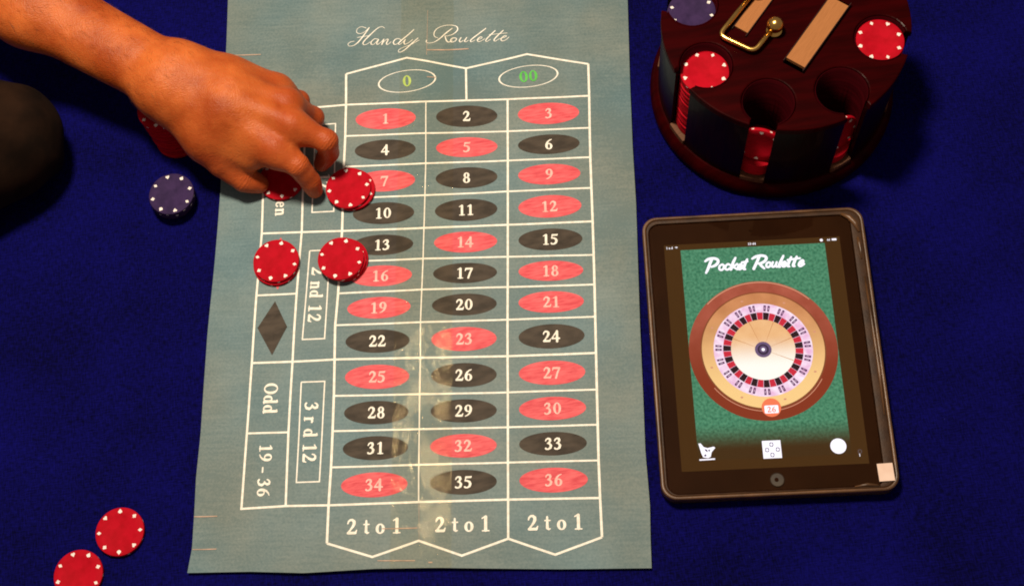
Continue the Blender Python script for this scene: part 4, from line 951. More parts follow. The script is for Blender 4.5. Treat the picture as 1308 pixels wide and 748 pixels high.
def keyhole_outline(R, rs, rc, mouth, n_rim=10, n_hole=26):
    pts = []
    half_rim = math.asin(mouth / R)
    for q, deg in enumerate(SLOTS):
        a = math.radians(deg)
        ca, sa = math.cos(a), math.sin(a)
        def loc(x, y): return (x * ca - y * sa, x * sa + y * ca)     # x radial, y tangential
        # mouth side before the slot (negative tangential side first)
        r0 = math.sqrt(R * R - mouth * mouth)
        pts.append(loc(r0, -mouth))
        ha = math.asin(mouth / rs)
        a0, a1 = -ha, -(2 * math.pi - ha)
        for k in range(n_hole + 1):
            w = a0 + (a1 - a0) * k / n_hole
            pts.append(loc(rc + rs * math.cos(w), rs * math.sin(w)))
        pts.append(loc(r0, mouth))
        nxt = math.radians(deg + 45)
        s, e = a + half_rim, nxt - half_rim
        for k in range(1, n_rim):
            w = s + (e - s) * k / n_rim
            pts.append((R * math.cos(w), R * math.sin(w)))
    return pts
body_pts = keyhole_outline(0.1000, R_SLOT, SLOT_C, 0.0105)
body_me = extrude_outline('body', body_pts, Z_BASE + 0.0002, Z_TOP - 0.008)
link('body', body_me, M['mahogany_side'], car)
top_pts = keyhole_outline(R_TOP, R_SLOT + 0.0004, SLOT_C, 0.0108)
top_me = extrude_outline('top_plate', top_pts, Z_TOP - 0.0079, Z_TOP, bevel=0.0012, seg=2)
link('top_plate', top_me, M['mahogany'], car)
lining_pts = []
for w in np.linspace(math.radians(31), math.radians(329), 32): lining_pts.append((w, 0.02115))
def lining_mesh():
    verts, faces = [], []
    for w, r_ in lining_pts:
        for z_ in (Z_BASE + 0.0060, Z_TOP - 0.0004): verts.append((SLOT_C + (r_ - 0.0001) * math.cos(w), (r_ - 0.0001) * math.sin(w), z_))
        for z_ in (Z_BASE + 0.0060, Z_TOP - 0.0004): verts.append((SLOT_C + (r_ - 0.0006) * math.cos(w), (r_ - 0.0006) * math.sin(w), z_))
    n = len(lining_pts)
    for k in range(n - 1):
        a_, b_ = 4 * k, 4 * (k + 1)
        faces += [(a_ + 2, a_ + 3, b_ + 3, b_ + 2), (a_, b_, b_ + 1, a_ + 1), (a_ + 1, b_ + 1, b_ + 3, a_ + 3)]
    return mesh('slot_lining', verts, faces)
LINING = lining_mesh()
for deg in SLOTS:
    a = math.radians(deg)
    o = link('slot_lining', LINING, M['lining'], car, smooth=True)
    o.rotation_euler = (0, 0, a)
    me = bpy.data.meshes.get('slot_floor')
    if me is None:
        bm = bmesh.new()
        pts = [(SLOT_C + 0.0205 * math.cos(w), 0.0205 * math.sin(w)) for w in np.linspace(math.radians(32), math.radians(328), 30)] + [(0.1008, -0.0100), (0.1012, 0.0), (0.1008, 0.0100)]
        vs = [bm.verts.new((x, y, Z_BASE + 0.0003)) for x, y in pts]
        fc = bm.faces.new(vs)
        r = bmesh.ops.extrude_face_region(bm, geom=[fc])
        for g in r['geom']:
            if isinstance(g, bmesh.types.BMVert): g.co.z = Z_BASE + 0.0058
        me = bm_mesh('slot_floor', bm)
    o = link('slot_floor', me, M['raw_wood'], car)
    o.rotation_euler = (0, 0, a)

# brass bail handle: two ball posts and a bent rod
DK = math.radians(46.5)
ud = Vector((math.cos(DK), math.sin(DK), 0)); un = Vector((-math.sin(DK), math.cos(DK), 0))
def rel(p): return Vector((p[0] - CX, p[1] - CY, p[2]))
B1, B2 = rel((0.24424, 0.59331, 0.12200)), rel((0.23676, 0.63063, 0.12200))
E1, E2 = rel((0.22348, 0.57428, 0.11900)), rel((0.19879, 0.59457, 0.11900))
ball_me = lathe('ball_post', [(0, 0.0), (0.0062, 0.0), (0.0064, 0.0008), (0.0050, 0.0016), (0.0032, 0.0030)] + [(0.0068 * math.cos(w), 0.0085 + 0.0068 * math.sin(w)) for w in np.linspace(-1.05, 1.52, 14)] + [(0, 0.0153)], 28)
for b in (B1, B2):
    o = link('ball_post', ball_me, M['brass'], car); o.location = (b.x, b.y, Z_TOP)
def bend(pts, r=0.006, n=6):
    out = [pts[0]]
    for a, b, c in zip(pts, pts[1:], pts[2:]):
        d1 = (a - b).normalized(); d2 = (c - b).normalized()
        for k in range(n + 1):
            t = k / n
            out.append((b + d1 * r) * (1 - t) ** 2 + b * 2 * t * (1 - t) + (b + d2 * r) * t * t)
    return out + [pts[-1]]
rod = bend([B1 + Vector((0, 0, 0)), E1, E2, B2])
link('bail_rod', tube_mesh('bail_rod', rod, 0.0021, 14), M['brass'], car)

# decks of cards standing on their long edges in the middle of the carousel
def deck(center, z_top, length, thick, label):
    e = empty('card_deck', (center[0], center[1], z_top - 0.063), DK)
    tag(e, label, 'card deck')
    n = 14
    bm = bmesh.new()
    r = bmesh.ops.create_cube(bm, size=1)
    for v_ in bm.verts: v_.co = Vector((v_.co.x * length, v_.co.y * (thick - 0.0008), v_.co.z * 0.0625 + 0.03125))
    bmesh.ops.bevel(bm, geom=[g for g in bm.edges if abs(g.verts[0].co.y - g.verts[1].co.y) > 1e-5], offset=0.0035, segments=4, affect='EDGES')
    link('cards', bm_mesh('cards', bm), M['card_edge'], e)
    for s in (-1, 1):
        bm = bmesh.new()
        bmesh.ops.create_cube(bm, size=1)
        for v_ in bm.verts: v_.co = Vector((v_.co.x * (length + 0.0003), v_.co.y * 0.0006 + s * thick / 2, v_.co.z * 0.063 + 0.0315))
        link('outer_card', bm_mesh('outer_card', bm), M['card_face'], e)
    return e
ctr = Vector((CX, CY, 0))
d2 = ctr - un * 0.0277 + ud * 0.003
deck((d2.x, d2.y), Z_TOP + 0.004, 0.076, 0.0178, 'deck of cards on edge in the carousel middle, farther from the brass rod')
d1 = ctr + un * 0.0255 + ud * 0.002
deck((d1.x, d1.y), Z_TOP + 0.002, 0.066, 0.0130, 'thinner deck of cards on edge inside the bent brass rod')

def slot_pos(deg, r=SLOT_C): return (CX + r * math.cos(math.radians(deg)), CY + r * math.sin(math.radians(deg)))
FL = Z_BASE + 0.0060
for deg, colour, n, where, tilt in ((202.5, 'red', 24, 'slot nearest the mat', (0, 0)), (337.5, 'red', 26, 'slot on the right side', (0, 0)), (157.5, 'blue', 24, 'slot cut off by the upper edge', (0, 0))):
    x, y = slot_pos(deg)
    for k in range(n):
        last = k == n - 1
        cname = 'red' if colour == 'red' else 'dark blue'
        lab = f'{cname} chip on top of the full carousel {where}' if last else f'{ORD[n - 1 - k]} {cname} chip from top in the carousel {where}'
        o = chip(colour, (x + random.uniform(-.0005, .0005), y + random.uniform(-.0005, .0005), FL + k * CHIP_T + (0.0026 if last and tilt[0] else 0)), lab, group=f'{cname} chips in the {where}', printed=last, tilt=tilt if last else (0, 0))
for deg, n, where in ((247.5, 5, 'front slot facing the tablet'), (292.5, 3, 'front slot right of the middle')):
    x, y = slot_pos(deg)
    for k in range(n):
        chip('red', (x, y, FL + k * CHIP_T), f'{ORD[k]} flat red chip from the bottom in the carousel {where}', group=f'flat red chips in the {where}', printed=False)
    a = math.radians(deg)
    r = SLOT_C + (0.0085 if deg == 247.5 else 0.0075)
    o = chip('red', (CX + r * math.cos(a), CY + r * math.sin(a), FL + n * CHIP_T + 0.0202), f'red chip standing on edge in the carousel {where}')
    # face turned outwards, leaning back
    out = Vector((math.cos(a), math.sin(a), 0.16)).normalized()
    o.rotation_mode = 'QUATERNION'
    o.rotation_quaternion = out.to_track_quat('Z', 'Y')

# ------------------------------------------------------------------ tablet
DEV_A = math.radians(-6.4616)
tab = empty('tablet', (0.195941, 0.358246, 0), DEV_A)
tag(tab, 'tablet in a worn brown case showing a roulette wheel on its screen', 'tablet')
def local(name, me, mat, z=0.0, parent=tab, smooth=False):
    o = link(name, me, mat, parent, smooth); o.location.z = z; return o
def rim_frame(name, outer, inner, z0, z1, bevel):
    bm = bmesh.new()
    n = len(outer)
    V = {}
    for tagk, pts, z in (('ob', outer, z0), ('ot', outer, z1), ('ib', inner, z0), ('it', inner, z1)):
        V[tagk] = [bm.verts.new((x, y, z)) for x, y in pts]
    for k in range(n):
        k2 = (k + 1) % n
        bm.faces.new((V['ob'][k], V['ob'][k2], V['ot'][k2], V['ot'][k]))
        bm.faces.new((V['ot'][k], V['ot'][k2], V['it'][k2], V['it'][k]))
        bm.faces.new((V['it'][k], V['it'][k2], V['ib'][k2], V['ib'][k]))
        bm.faces.new((V['ib'][k], V['ib'][k2], V['ob'][k2], V['ob'][k]))
    es = [e for e in bm.edges if abs(e.verts[0].co.z - z1) < 1e-7 and abs(e.verts[1].co.z - z1) < 1e-7 and ((e.verts[0] in V['ot'] and e.verts[1] in V['ot']) or (e.verts[0] in V['it'] and e.verts[1] in V['it']))]
    bmesh.ops.bevel(bm, geom=es, offset=bevel, segments=3, affect='EDGES', profile=0.5)
    return bm_mesh(name, bm)
case_out = rounded_rect(-0.0912, -0.1213, 0.0955, 0.1242, 0.0125)
local('case_back', extrude_outline('case_back', case_out, 0.0004, 0.0050, bevel=0.0012), M['case'])
local('case_rim', rim_frame('case_rim', rounded_rect(-0.0912, -0.1213, 0.0955, 0.1242, 0.0125), rounded_rect(-0.0882, -0.1185, 0.0925, 0.1216, 0.0105), 0.0051, 0.0142, 0.0012), M['case_edge'], smooth=True)
local('case_lip', rim_frame('case_lip', rounded_rect(-0.0881, -0.1184, 0.0924, 0.1215, 0.0104), rounded_rect(-0.0862, -0.1172, 0.0845, 0.1180, 0.0092), 0.0052, 0.0134, 0.0006), M['case'], smooth=True)
local('tablet_body', extrude_outline('tablet_body', rounded_rect(-0.0860, -0.1170, 0.0843, 0.1178, 0.009), 0.0053, 0.0118, bevel=0.0004), M['bezel'])
# worn strap folds over the corner
def strap(pts, w, z):
    me = tube_mesh('corner_strap', [(x, y, z) for x, y in pts], w, 10)
    o = link('corner_strap', me, M['case_edge'], tab); return o
strap([(0.0770, 0.1185), (0.0835, 0.1150), (0.0880, 0.1090), (0.0905, 0.1010)], [0.0010, 0.0022, 0.0024, 0.0010], 0.0140)
strap([(0.0885, 0.0960), (0.0893, 0.0900), (0.0896, 0.0840), (0.0893, 0.0760)], [0.0008, 0.0018, 0.0012, 0.0006], 0.0139)
strap([(0.0905, -0.060), (0.0912, -0.020), (0.0908, 0.020), (0.0900, 0.060)], [0.0006, 0.0015, 0.0013, 0.0006], 0.0139)
strap([(0.060, -0.1172), (0.070, -0.1158), (0.080, -0.1170)], [0.0006, 0.0014, 0.0006], 0.0137)

def plate(name, pts, z, mat, parent):
    me = mesh(name, [(x, y, z) for x, y in pts], [tuple(range(len(pts)))])
    if me.polygons[0].normal.z < 0: me.flip_normals()
    return link(name, me, mat, parent)
def disc(cx, cy, r, n=64, r2=None): return [(cx + r * math.cos(2 * math.pi * k / n), cy + (r2 or r) * math.sin(2 * math.pi * k / n)) for k in range(n)]
def sector(r0, r1, a0, a1, n=3):
    o = [(r1 * math.cos(a0 + (a1 - a0) * k / n), r1 * math.sin(a0 + (a1 - a0) * k / n)) for k in range(n + 1)]
    i = [(r0 * math.cos(a0 + (a1 - a0) * k / n), r0 * math.sin(a0 + (a1 - a0) * k / n)) for k in range(n + 1)]
    return o + i[::-1]
def multi(name, polys, z, mat, parent):
    V, Fc = [], []
    for p_ in polys:
        Fc.append(tuple(range(len(V), len(V) + len(p_)))); V += [(x, y, z) for x, y in p_]
    return link(name, mesh(name, V, Fc), mat, parent)
Z0 = 0.01195
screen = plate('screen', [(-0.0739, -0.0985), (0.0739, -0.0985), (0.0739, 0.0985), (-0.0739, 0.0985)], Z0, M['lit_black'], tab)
plate('felt_picture', [(-0.0600, -0.0900), (0.0612, -0.0900), (0.0610, 0.0932), (-0.0602, 0.0932)], Z0 + 0.00003, M['lit_felt'], screen)
WX, WY = 0.0003, 0.0008
def wp(name, pts, dz, mat): 
    o = plate(name, pts, dz, mat, screen); o.location = (WX, WY, Z0); return o
wp('wheel_rim', disc(0, 0, 0.0606, 96), 0.00006, M['lit_rim'])
wp('rim_highlight', disc(0.0, -0.0002, 0.0512, 96), 0.00009, M['lit_groove'])  # dark groove line inside the rim
wp('wheel_bowl', disc(0, 0, 0.0500, 96), 0.00012, M['lit_bowl'])
wp('number_ring', disc(0, 0, 0.0404, 96), 0.00015, M['lit_ring'])
multi('rim_gloss', [sector(0.0592, 0.0600, math.pi * (0.25 + k / 16), math.pi * (0.25 + (k + 1) / 16), 4) for k in range(8)], 0.00008, M['lit_rim_light'], screen).location = (WX, WY, Z0)
multi('rim_gloss', [sector(0.0522, 0.0528, math.pi * (1.2 + k / 16), math.pi * (1.2 + (k + 1) / 16), 4) for k in range(10)], 0.00008, M['lit_rim_light'], screen).location = (WX, WY, Z0)
reds, blacks, nums, pale = [], [], [], []
for k in range(38):
    a0 = 2 * math.pi * k / 38; a1 = 2 * math.pi * (k + 0.94) / 38
    (reds if k % 2 else blacks).append(sector(0.0262, 0.0326, a0, a1))
    if k % 2 == 0:
        am = (a0 + a1) / 2
        for da, ww in ((-0.046, .024), (0.040, .026)):
            nums.append(sector(0.0338, 0.0390, am + da - ww, am + da + ww, 1))
            pale.append(sector(0.0352, 0.0376, am + da - 0.006, am + da + 0.004, 1))
def wm(name, polys, dz, mat):
    o = multi(name, polys, dz, mat, screen); o.location = (WX, WY, Z0); return o
wm('red_pockets', reds, 0.00018, M['lit_red']); wm('black_pockets', blacks, 0.00018, M['lit_blackpocket']); wm('ring_numerals', nums, 0.00018, M['lit_numeral']); wm('numeral_gaps', pale, 0.00020, M['lit_ring'])
wp('wheel_cone', disc(0, 0, 0.0262, 80), 0.00018, M['lit_cone'])
wm('cone_seams', [sector(0.006, 0.0258, 2 * math.pi * k / 8 + 0.35, 2 * math.pi * k / 8 + 0.375, 1) for k in range(8) if k not in (4, 5, 6)], 0.00021, M['lit_spoke'])
wm('bowl_pins', [disc(0.0452 * math.cos(a), 0.0452 * math.sin(a), 0.0012, 10, 0.0008) for a in np.arange(8) * math.pi / 4 + 0.3], 0.00015, M['lit_rim_light'])
wp('hub', disc(0, 0, 0.0068, 40), 0.00024, M['lit_hub'])
wp('hub_centre', disc(0, 0, 0.0046, 32), 0.00027, M['lit_hub_dark'])
wp('hub_ring', disc(0, 0.0002, 0.0030, 28), 0.00030, M['lit_hub'])
wp('hub_glint', disc(0, 0, 0.0014, 20), 0.00033, M['lit_white'])
wp('result_glow', disc(0.0016, -0.0497, 0.0078, 40), 0.00018, M['lit_halo'])
def lit_text(name, s, cx, cy, size, dz, mat, parent, bold=0.0):
    V, Fc = text_shape(s)
    me = mesh(name, [(cx + x * size, cy + y * size, dz) for x, y in V], Fc)
    return link(name, me, mat, parent)
wp('result_card', rounded_rect(-0.0040, -0.0545, 0.0072, -0.0478, 0.001), 0.00022, M['lit_white'])
o = lit_text('result_text', '26', 0.0016, -0.0512, 0.0048, 0.00026, M['lit_halo'], screen); o.location = (WX, WY, Z0)
LOGO_STROKES = [
    [(-0.03496, 0.08279, 0.00120), (-0.03540, 0.08189, 0.00120), (-0.03583, 0.08101, 0.00120), (-0.03626, 0.08011, 0.00120), (-0.03669, 0.07918, 0.00120), (-0.03710, 0.07822, 0.00121), (-0.03751, 0.07723, 0.00122), (-0.03793, 0.07623, 0.00122), (-0.03837, 0.07524, 0.00120), (-0.03886, 0.07427, 0.00115), (-0.03937, 0.07329, 0.00108), (-0.03990, 0.07231, 0.00100), (-0.04042, 0.07134, 0.00092)],
    [(-0.04027, 0.08194, 0.00092), (-0.03966, 0.08239, 0.00100), (-0.03908, 0.08285, 0.00108), (-0.03844, 0.08327, 0.00115), (-0.03767, 0.08362, 0.00120), (-0.03667, 0.08389, 0.00122), (-0.03553, 0.08412, 0.00122), (-0.03436, 0.08425, 0.00121), (-0.03330, 0.08425, 0.00120), (-0.03234, 0.08409, 0.00120), (-0.03141, 0.08381, 0.00120), (-0.03061, 0.08343, 0.00120), (-0.03002, 0.08298, 0.00120), (-0.02966, 0.08244, 0.00120), (-0.02947, 0.08180, 0.00120), (-0.02946, 0.08113, 0.00120), (-0.02963, 0.08046, 0.00120), (-0.03000, 0.07980, 0.00121), (-0.03057, 0.07911, 0.00122), (-0.03126, 0.07846, 0.00122), (-0.03200, 0.07791, 0.00120), (-0.03280, 0.07749, 0.00115), (-0.03368, 0.07716, 0.00108), (-0.03460, 0.07687, 0.00100), (-0.03550, 0.07656, 0.00092)],
    [(-0.02644, 0.07826, 0.00092), (-0.02699, 0.07799, 0.00092), (-0.02757, 0.07774, 0.00092), (-0.02810, 0.07745, 0.00092), (-0.02851, 0.07704, 0.00092), (-0.02882, 0.07644, 0.00092), (-0.02904, 0.07571, 0.00092), (-0.02914, 0.07498, 0.00092), (-0.02911, 0.07439, 0.00092), (-0.02890, 0.07392, 0.00092), (-0.02853, 0.07352, 0.00092), (-0.02808, 0.07325, 0.00092), (-0.02763, 0.07316, 0.00092), (-0.02714, 0.07330, 0.00092), (-0.02659, 0.07361, 0.00092), (-0.02607, 0.07405, 0.00092), (-0.02566, 0.07453, 0.00092), (-0.02537, 0.07511, 0.00092), (-0.02515, 0.07579, 0.00092), (-0.02502, 0.07648, 0.00092), (-0.02501, 0.07704, 0.00092), (-0.02517, 0.07744, 0.00092), (-0.02546, 0.07773, 0.00092), (-0.02581, 0.07798, 0.00092), (-0.02613, 0.07825, 0.00092)],
    [(-0.02007, 0.07743, 0.00092), (-0.02041, 0.07772, 0.00092), (-0.02075, 0.07804, 0.00092), (-0.02111, 0.07829, 0.00092), (-0.02152, 0.07832, 0.00092), (-0.02205, 0.07809, 0.00092), (-0.02265, 0.07765, 0.00092), (-0.02322, 0.07711, 0.00092), (-0.02364, 0.07656, 0.00092), (-0.02390, 0.07596, 0.00092), (-0.02405, 0.07527, 0.00092), (-0.02408, 0.07462, 0.00092), (-0.02398, 0.07410, 0.00092), (-0.02371, 0.07373, 0.00092), (-0.02328, 0.07345, 0.00092), (-0.02277, 0.07328, 0.00092), (-0.02228, 0.07326, 0.00092), (-0.02181, 0.07344, 0.00092), (-0.02132, 0.07378, 0.00092), (-0.02082, 0.07419, 0.00092), (-0.02032, 0.07456, 0.00092)],
    [(-0.01477, 0.08366, 0.00092), (-0.01536, 0.08264, 0.00100), (-0.01594, 0.08165, 0.00108), (-0.01653, 0.08061, 0.00115), (-0.01712, 0.07942, 0.00120), (-0.01772, 0.07803, 0.00122), (-0.01832, 0.07651, 0.00122), (-0.01891, 0.07493, 0.00121), (-0.01951, 0.07338, 0.00120)],
    [(-0.01387, 0.07802, 0.00092), (-0.01466, 0.07749, 0.00092), (-0.01547, 0.07693, 0.00092), (-0.01622, 0.07642, 0.00092), (-0.01682, 0.07604, 0.00092), (-0.01726, 0.07588, 0.00092), (-0.01760, 0.07587, 0.00092), (-0.01778, 0.07587, 0.00092), (-0.01776, 0.07576, 0.00092), (-0.01745, 0.07547, 0.00092), (-0.01690, 0.07508, 0.00092), (-0.01628, 0.07467, 0.00092), (-0.01575, 0.07430, 0.00092), (-0.01535, 0.07401, 0.00092), (-0.01500, 0.07374, 0.00092), (-0.01466, 0.07348, 0.00092), (-0.01432, 0.07322, 0.00092)],
    [(-0.01294, 0.07482, 0.00092), (-0.01223, 0.07520, 0.00092), (-0.01146, 0.07559, 0.00092), (-0.01079, 0.07598, 0.00092), (-0.01035, 0.07635, 0.00092), (-0.01018, 0.07676, 0.00092), (-0.01021, 0.07719, 0.00092), (-0.01039, 0.07754, 0.00092), (-0.01065, 0.07771, 0.00092), (-0.01104, 0.07764, 0.00092), (-0.01158, 0.07739, 0.00092), (-0.01214, 0.07703, 0.00092), (-0.01259, 0.07661, 0.00092), (-0.01296, 0.07607, 0.00092), (-0.01328, 0.07540, 0.00092), (-0.01350, 0.07473, 0.00092), (-0.01355, 0.07418, 0.00092), (-0.01340, 0.07373, 0.00092), (-0.01308, 0.07334, 0.00092), (-0.01265, 0.07306, 0.00092), (-0.01219, 0.07296, 0.00092), (-0.01169, 0.07312, 0.00092), (-0.01112, 0.07348, 0.00092), (-0.01051, 0.07391, 0.00092), (-0.00992, 0.07431, 0.00092)],
    [(-0.00511, 0.08177, 0.00092), (-0.00574, 0.08060, 0.00100), (-0.00638, 0.07942, 0.00108), (-0.00699, 0.07827, 0.00115), (-0.00751, 0.07719, 0.00120), (-0.00796, 0.07615, 0.00123), (-0.00836, 0.07514, 0.00123), (-0.00865, 0.07425, 0.00123), (-0.00877, 0.07358, 0.00120), (-0.00865, 0.07319, 0.00115), (-0.00834, 0.07303, 0.00108), (-0.00796, 0.07296, 0.00100), (-0.00761, 0.07284, 0.00092)],
    [(-0.00978, 0.07914, 0.00092), (-0.00510, 0.07995, 0.00092)],
    [(0.00498, 0.08332, 0.00120), (0.00450, 0.08231, 0.00120), (0.00404, 0.08134, 0.00120), (0.00353, 0.08031, 0.00120), (0.00293, 0.07911, 0.00120), (0.00218, 0.07768, 0.00120), (0.00132, 0.07610, 0.00120), (0.00043, 0.07445, 0.00120), (-0.00044, 0.07283, 0.00120)],
    [(-0.00086, 0.08206, 0.00092), (-0.00017, 0.08247, 0.00100), (0.00048, 0.08289, 0.00108), (0.00120, 0.08328, 0.00115), (0.00205, 0.08363, 0.00120), (0.00312, 0.08395, 0.00122), (0.00435, 0.08424, 0.00122), (0.00560, 0.08445, 0.00121), (0.00674, 0.08452, 0.00120), (0.00782, 0.08440, 0.00120), (0.00887, 0.08416, 0.00120), (0.00979, 0.08380, 0.00120), (0.01044, 0.08337, 0.00120), (0.01081, 0.08283, 0.00120), (0.01096, 0.08219, 0.00120), (0.01089, 0.08150, 0.00120), (0.01065, 0.08083, 0.00120), (0.01016, 0.08015, 0.00121), (0.00945, 0.07945, 0.00122), (0.00862, 0.07879, 0.00122), (0.00777, 0.07826, 0.00120), (0.00690, 0.07789, 0.00115), (0.00596, 0.07765, 0.00108), (0.00500, 0.07746, 0.00100), (0.00406, 0.07724, 0.00092)],
    [(0.00473, 0.07742, 0.00092), (0.00512, 0.07680, 0.00100), (0.00550, 0.07618, 0.00110), (0.00590, 0.07556, 0.00117), (0.00632, 0.07496, 0.00120), (0.00680, 0.07438, 0.00117), (0.00730, 0.07382, 0.00110), (0.00782, 0.07326, 0.00100), (0.00833, 0.07270, 0.00092)],
    [(0.01255, 0.07820, 0.00092), (0.01206, 0.07790, 0.00092), (0.01154, 0.07761, 0.00092), (0.01107, 0.07728, 0.00092), (0.01071, 0.07687, 0.00092), (0.01047, 0.07629, 0.00092), (0.01032, 0.07559, 0.00092), (0.01027, 0.07491, 0.00092), (0.01033, 0.07438, 0.00092), (0.01053, 0.07401, 0.00092), (0.01086, 0.07373, 0.00092), (0.01127, 0.07358, 0.00092), (0.01169, 0.07358, 0.00092), (0.01219, 0.07377, 0.00092), (0.01276, 0.07412, 0.00092), (0.01330, 0.07457, 0.00092), (0.01367, 0.07505, 0.00092), (0.01386, 0.07561, 0.00092), (0.01393, 0.07627, 0.00092), (0.01389, 0.07691, 0.00092), (0.01378, 0.07741, 0.00092), (0.01357, 0.07772, 0.00092), (0.01325, 0.07791, 0.00092), (0.01289, 0.07804, 0.00092), (0.01255, 0.07820, 0.00092)],
    [(0.01607, 0.07800, 0.00092), (0.01570, 0.07717, 0.00092), (0.01530, 0.07630, 0.00092), (0.01497, 0.07549, 0.00092), (0.01483, 0.07484, 0.00092), (0.01494, 0.07433, 0.00092), (0.01521, 0.07393, 0.00092), (0.01560, 0.07367, 0.00092), (0.01602, 0.07362, 0.00092), (0.01651, 0.07384, 0.00092), (0.01710, 0.07427, 0.00092), (0.01768, 0.07481, 0.00092), (0.01816, 0.07537, 0.00092), (0.01855, 0.07606, 0.00092), (0.01888, 0.07690, 0.00092), (0.01912, 0.07759, 0.00092), (0.01920, 0.07783, 0.00092), (0.01903, 0.07738, 0.00092), (0.01866, 0.07646, 0.00092), (0.01828, 0.07544, 0.00092), (0.01809, 0.07466, 0.00092), (0.01815, 0.07423, 0.00092), (0.01837, 0.07397, 0.00092), (0.01864, 0.07377, 0.00092), (0.01889, 0.07353, 0.00092)],
    [(0.02534, 0.08324, 0.00092), (0.02472, 0.08210, 0.00100), (0.02410, 0.08097, 0.00108), (0.02349, 0.07983, 0.00115), (0.02290, 0.07869, 0.00120), (0.02225, 0.07747, 0.00123), (0.02157, 0.07619, 0.00123), (0.02099, 0.07502, 0.00123), (0.02066, 0.07415, 0.00120), (0.02065, 0.07370, 0.00115), (0.02088, 0.07353, 0.00108), (0.02121, 0.07349, 0.00100), (0.02149, 0.07339, 0.00092)],
    [(0.02404, 0.07518, 0.00092), (0.02475, 0.07550, 0.00092), (0.02551, 0.07582, 0.00092), (0.02617, 0.07614, 0.00092), (0.02659, 0.07647, 0.00092), (0.02671, 0.07689, 0.00092), (0.02661, 0.07736, 0.00092), (0.02638, 0.07775, 0.00092), (0.02609, 0.07794, 0.00092), (0.02572, 0.07787, 0.00092), (0.02524, 0.07762, 0.00092), (0.02475, 0.07725, 0.00092), (0.02434, 0.07682, 0.00092), (0.02400, 0.07626, 0.00092), (0.02369, 0.07558, 0.00092), (0.02348, 0.07490, 0.00092), (0.02343, 0.07435, 0.00092), (0.02358, 0.07394, 0.00092), (0.02389, 0.07361, 0.00092), (0.02431, 0.07340, 0.00092), (0.02476, 0.07335, 0.00092), (0.02527, 0.07352, 0.00092), (0.02585, 0.07388, 0.00092), (0.02647, 0.07432, 0.00092), (0.02706, 0.07472, 0.00092)],
    [(0.03175, 0.08179, 0.00092), (0.03117, 0.08073, 0.00100), (0.03059, 0.07965, 0.00108), (0.03003, 0.07860, 0.00115), (0.02953, 0.07760, 0.00120), (0.02906, 0.07661, 0.00123), (0.02861, 0.07563, 0.00123), (0.02827, 0.07476, 0.00123), (0.02811, 0.07409, 0.00120), (0.02821, 0.07370, 0.00115), (0.02850, 0.07353, 0.00108), (0.02887, 0.07344, 0.00100), (0.02920, 0.07331, 0.00092)],
    [(0.03635, 0.08189, 0.00092), (0.03577, 0.08083, 0.00100), (0.03519, 0.07976, 0.00108), (0.03463, 0.07871, 0.00115), (0.03412, 0.07770, 0.00120), (0.03362, 0.07666, 0.00123), (0.03313, 0.07562, 0.00123), (0.03274, 0.07469, 0.00123), (0.03255, 0.07398, 0.00120), (0.03263, 0.07359, 0.00115), (0.03293, 0.07344, 0.00108), (0.03331, 0.07338, 0.00100), (0.03365, 0.07327, 0.00092)],
    [(0.02852, 0.07924, 0.00092), (0.02986, 0.07940, 0.00092), (0.03120, 0.07957, 0.00092), (0.03253, 0.07973, 0.00092), (0.03383, 0.07987, 0.00092), (0.03510, 0.08000, 0.00092), (0.03634, 0.08010, 0.00092), (0.03756, 0.08021, 0.00092), (0.03880, 0.08031, 0.00092)],
    [(0.03776, 0.07498, 0.00092), (0.03870, 0.07537, 0.00092), (0.03971, 0.07576, 0.00092), (0.04060, 0.07616, 0.00092), (0.04120, 0.07658, 0.00092), (0.04146, 0.07708, 0.00092), (0.04146, 0.07765, 0.00092), (0.04128, 0.07814, 0.00092), (0.04101, 0.07839, 0.00092), (0.04058, 0.07834, 0.00092), (0.03999, 0.07810, 0.00092), (0.03935, 0.07770, 0.00092), (0.03879, 0.07722, 0.00092), (0.03826, 0.07657, 0.00092), (0.03774, 0.07576, 0.00092), (0.03733, 0.07495, 0.00092), (0.03716, 0.07429, 0.00092), (0.03727, 0.07378, 0.00092), (0.03761, 0.07334, 0.00092), (0.03809, 0.07305, 0.00092), (0.03865, 0.07299, 0.00092), (0.03932, 0.07324, 0.00092), (0.04012, 0.07374, 0.00092), (0.04097, 0.07434, 0.00092), (0.04180, 0.07489, 0.00092)]]
v, f = fill_strokes(LOGO_STROKES, 0.00022)
link('app_title', mesh('app_title', np.c_[v, np.full(len(v), Z0 + 0.0001)], f), M['lit_white'], screen)
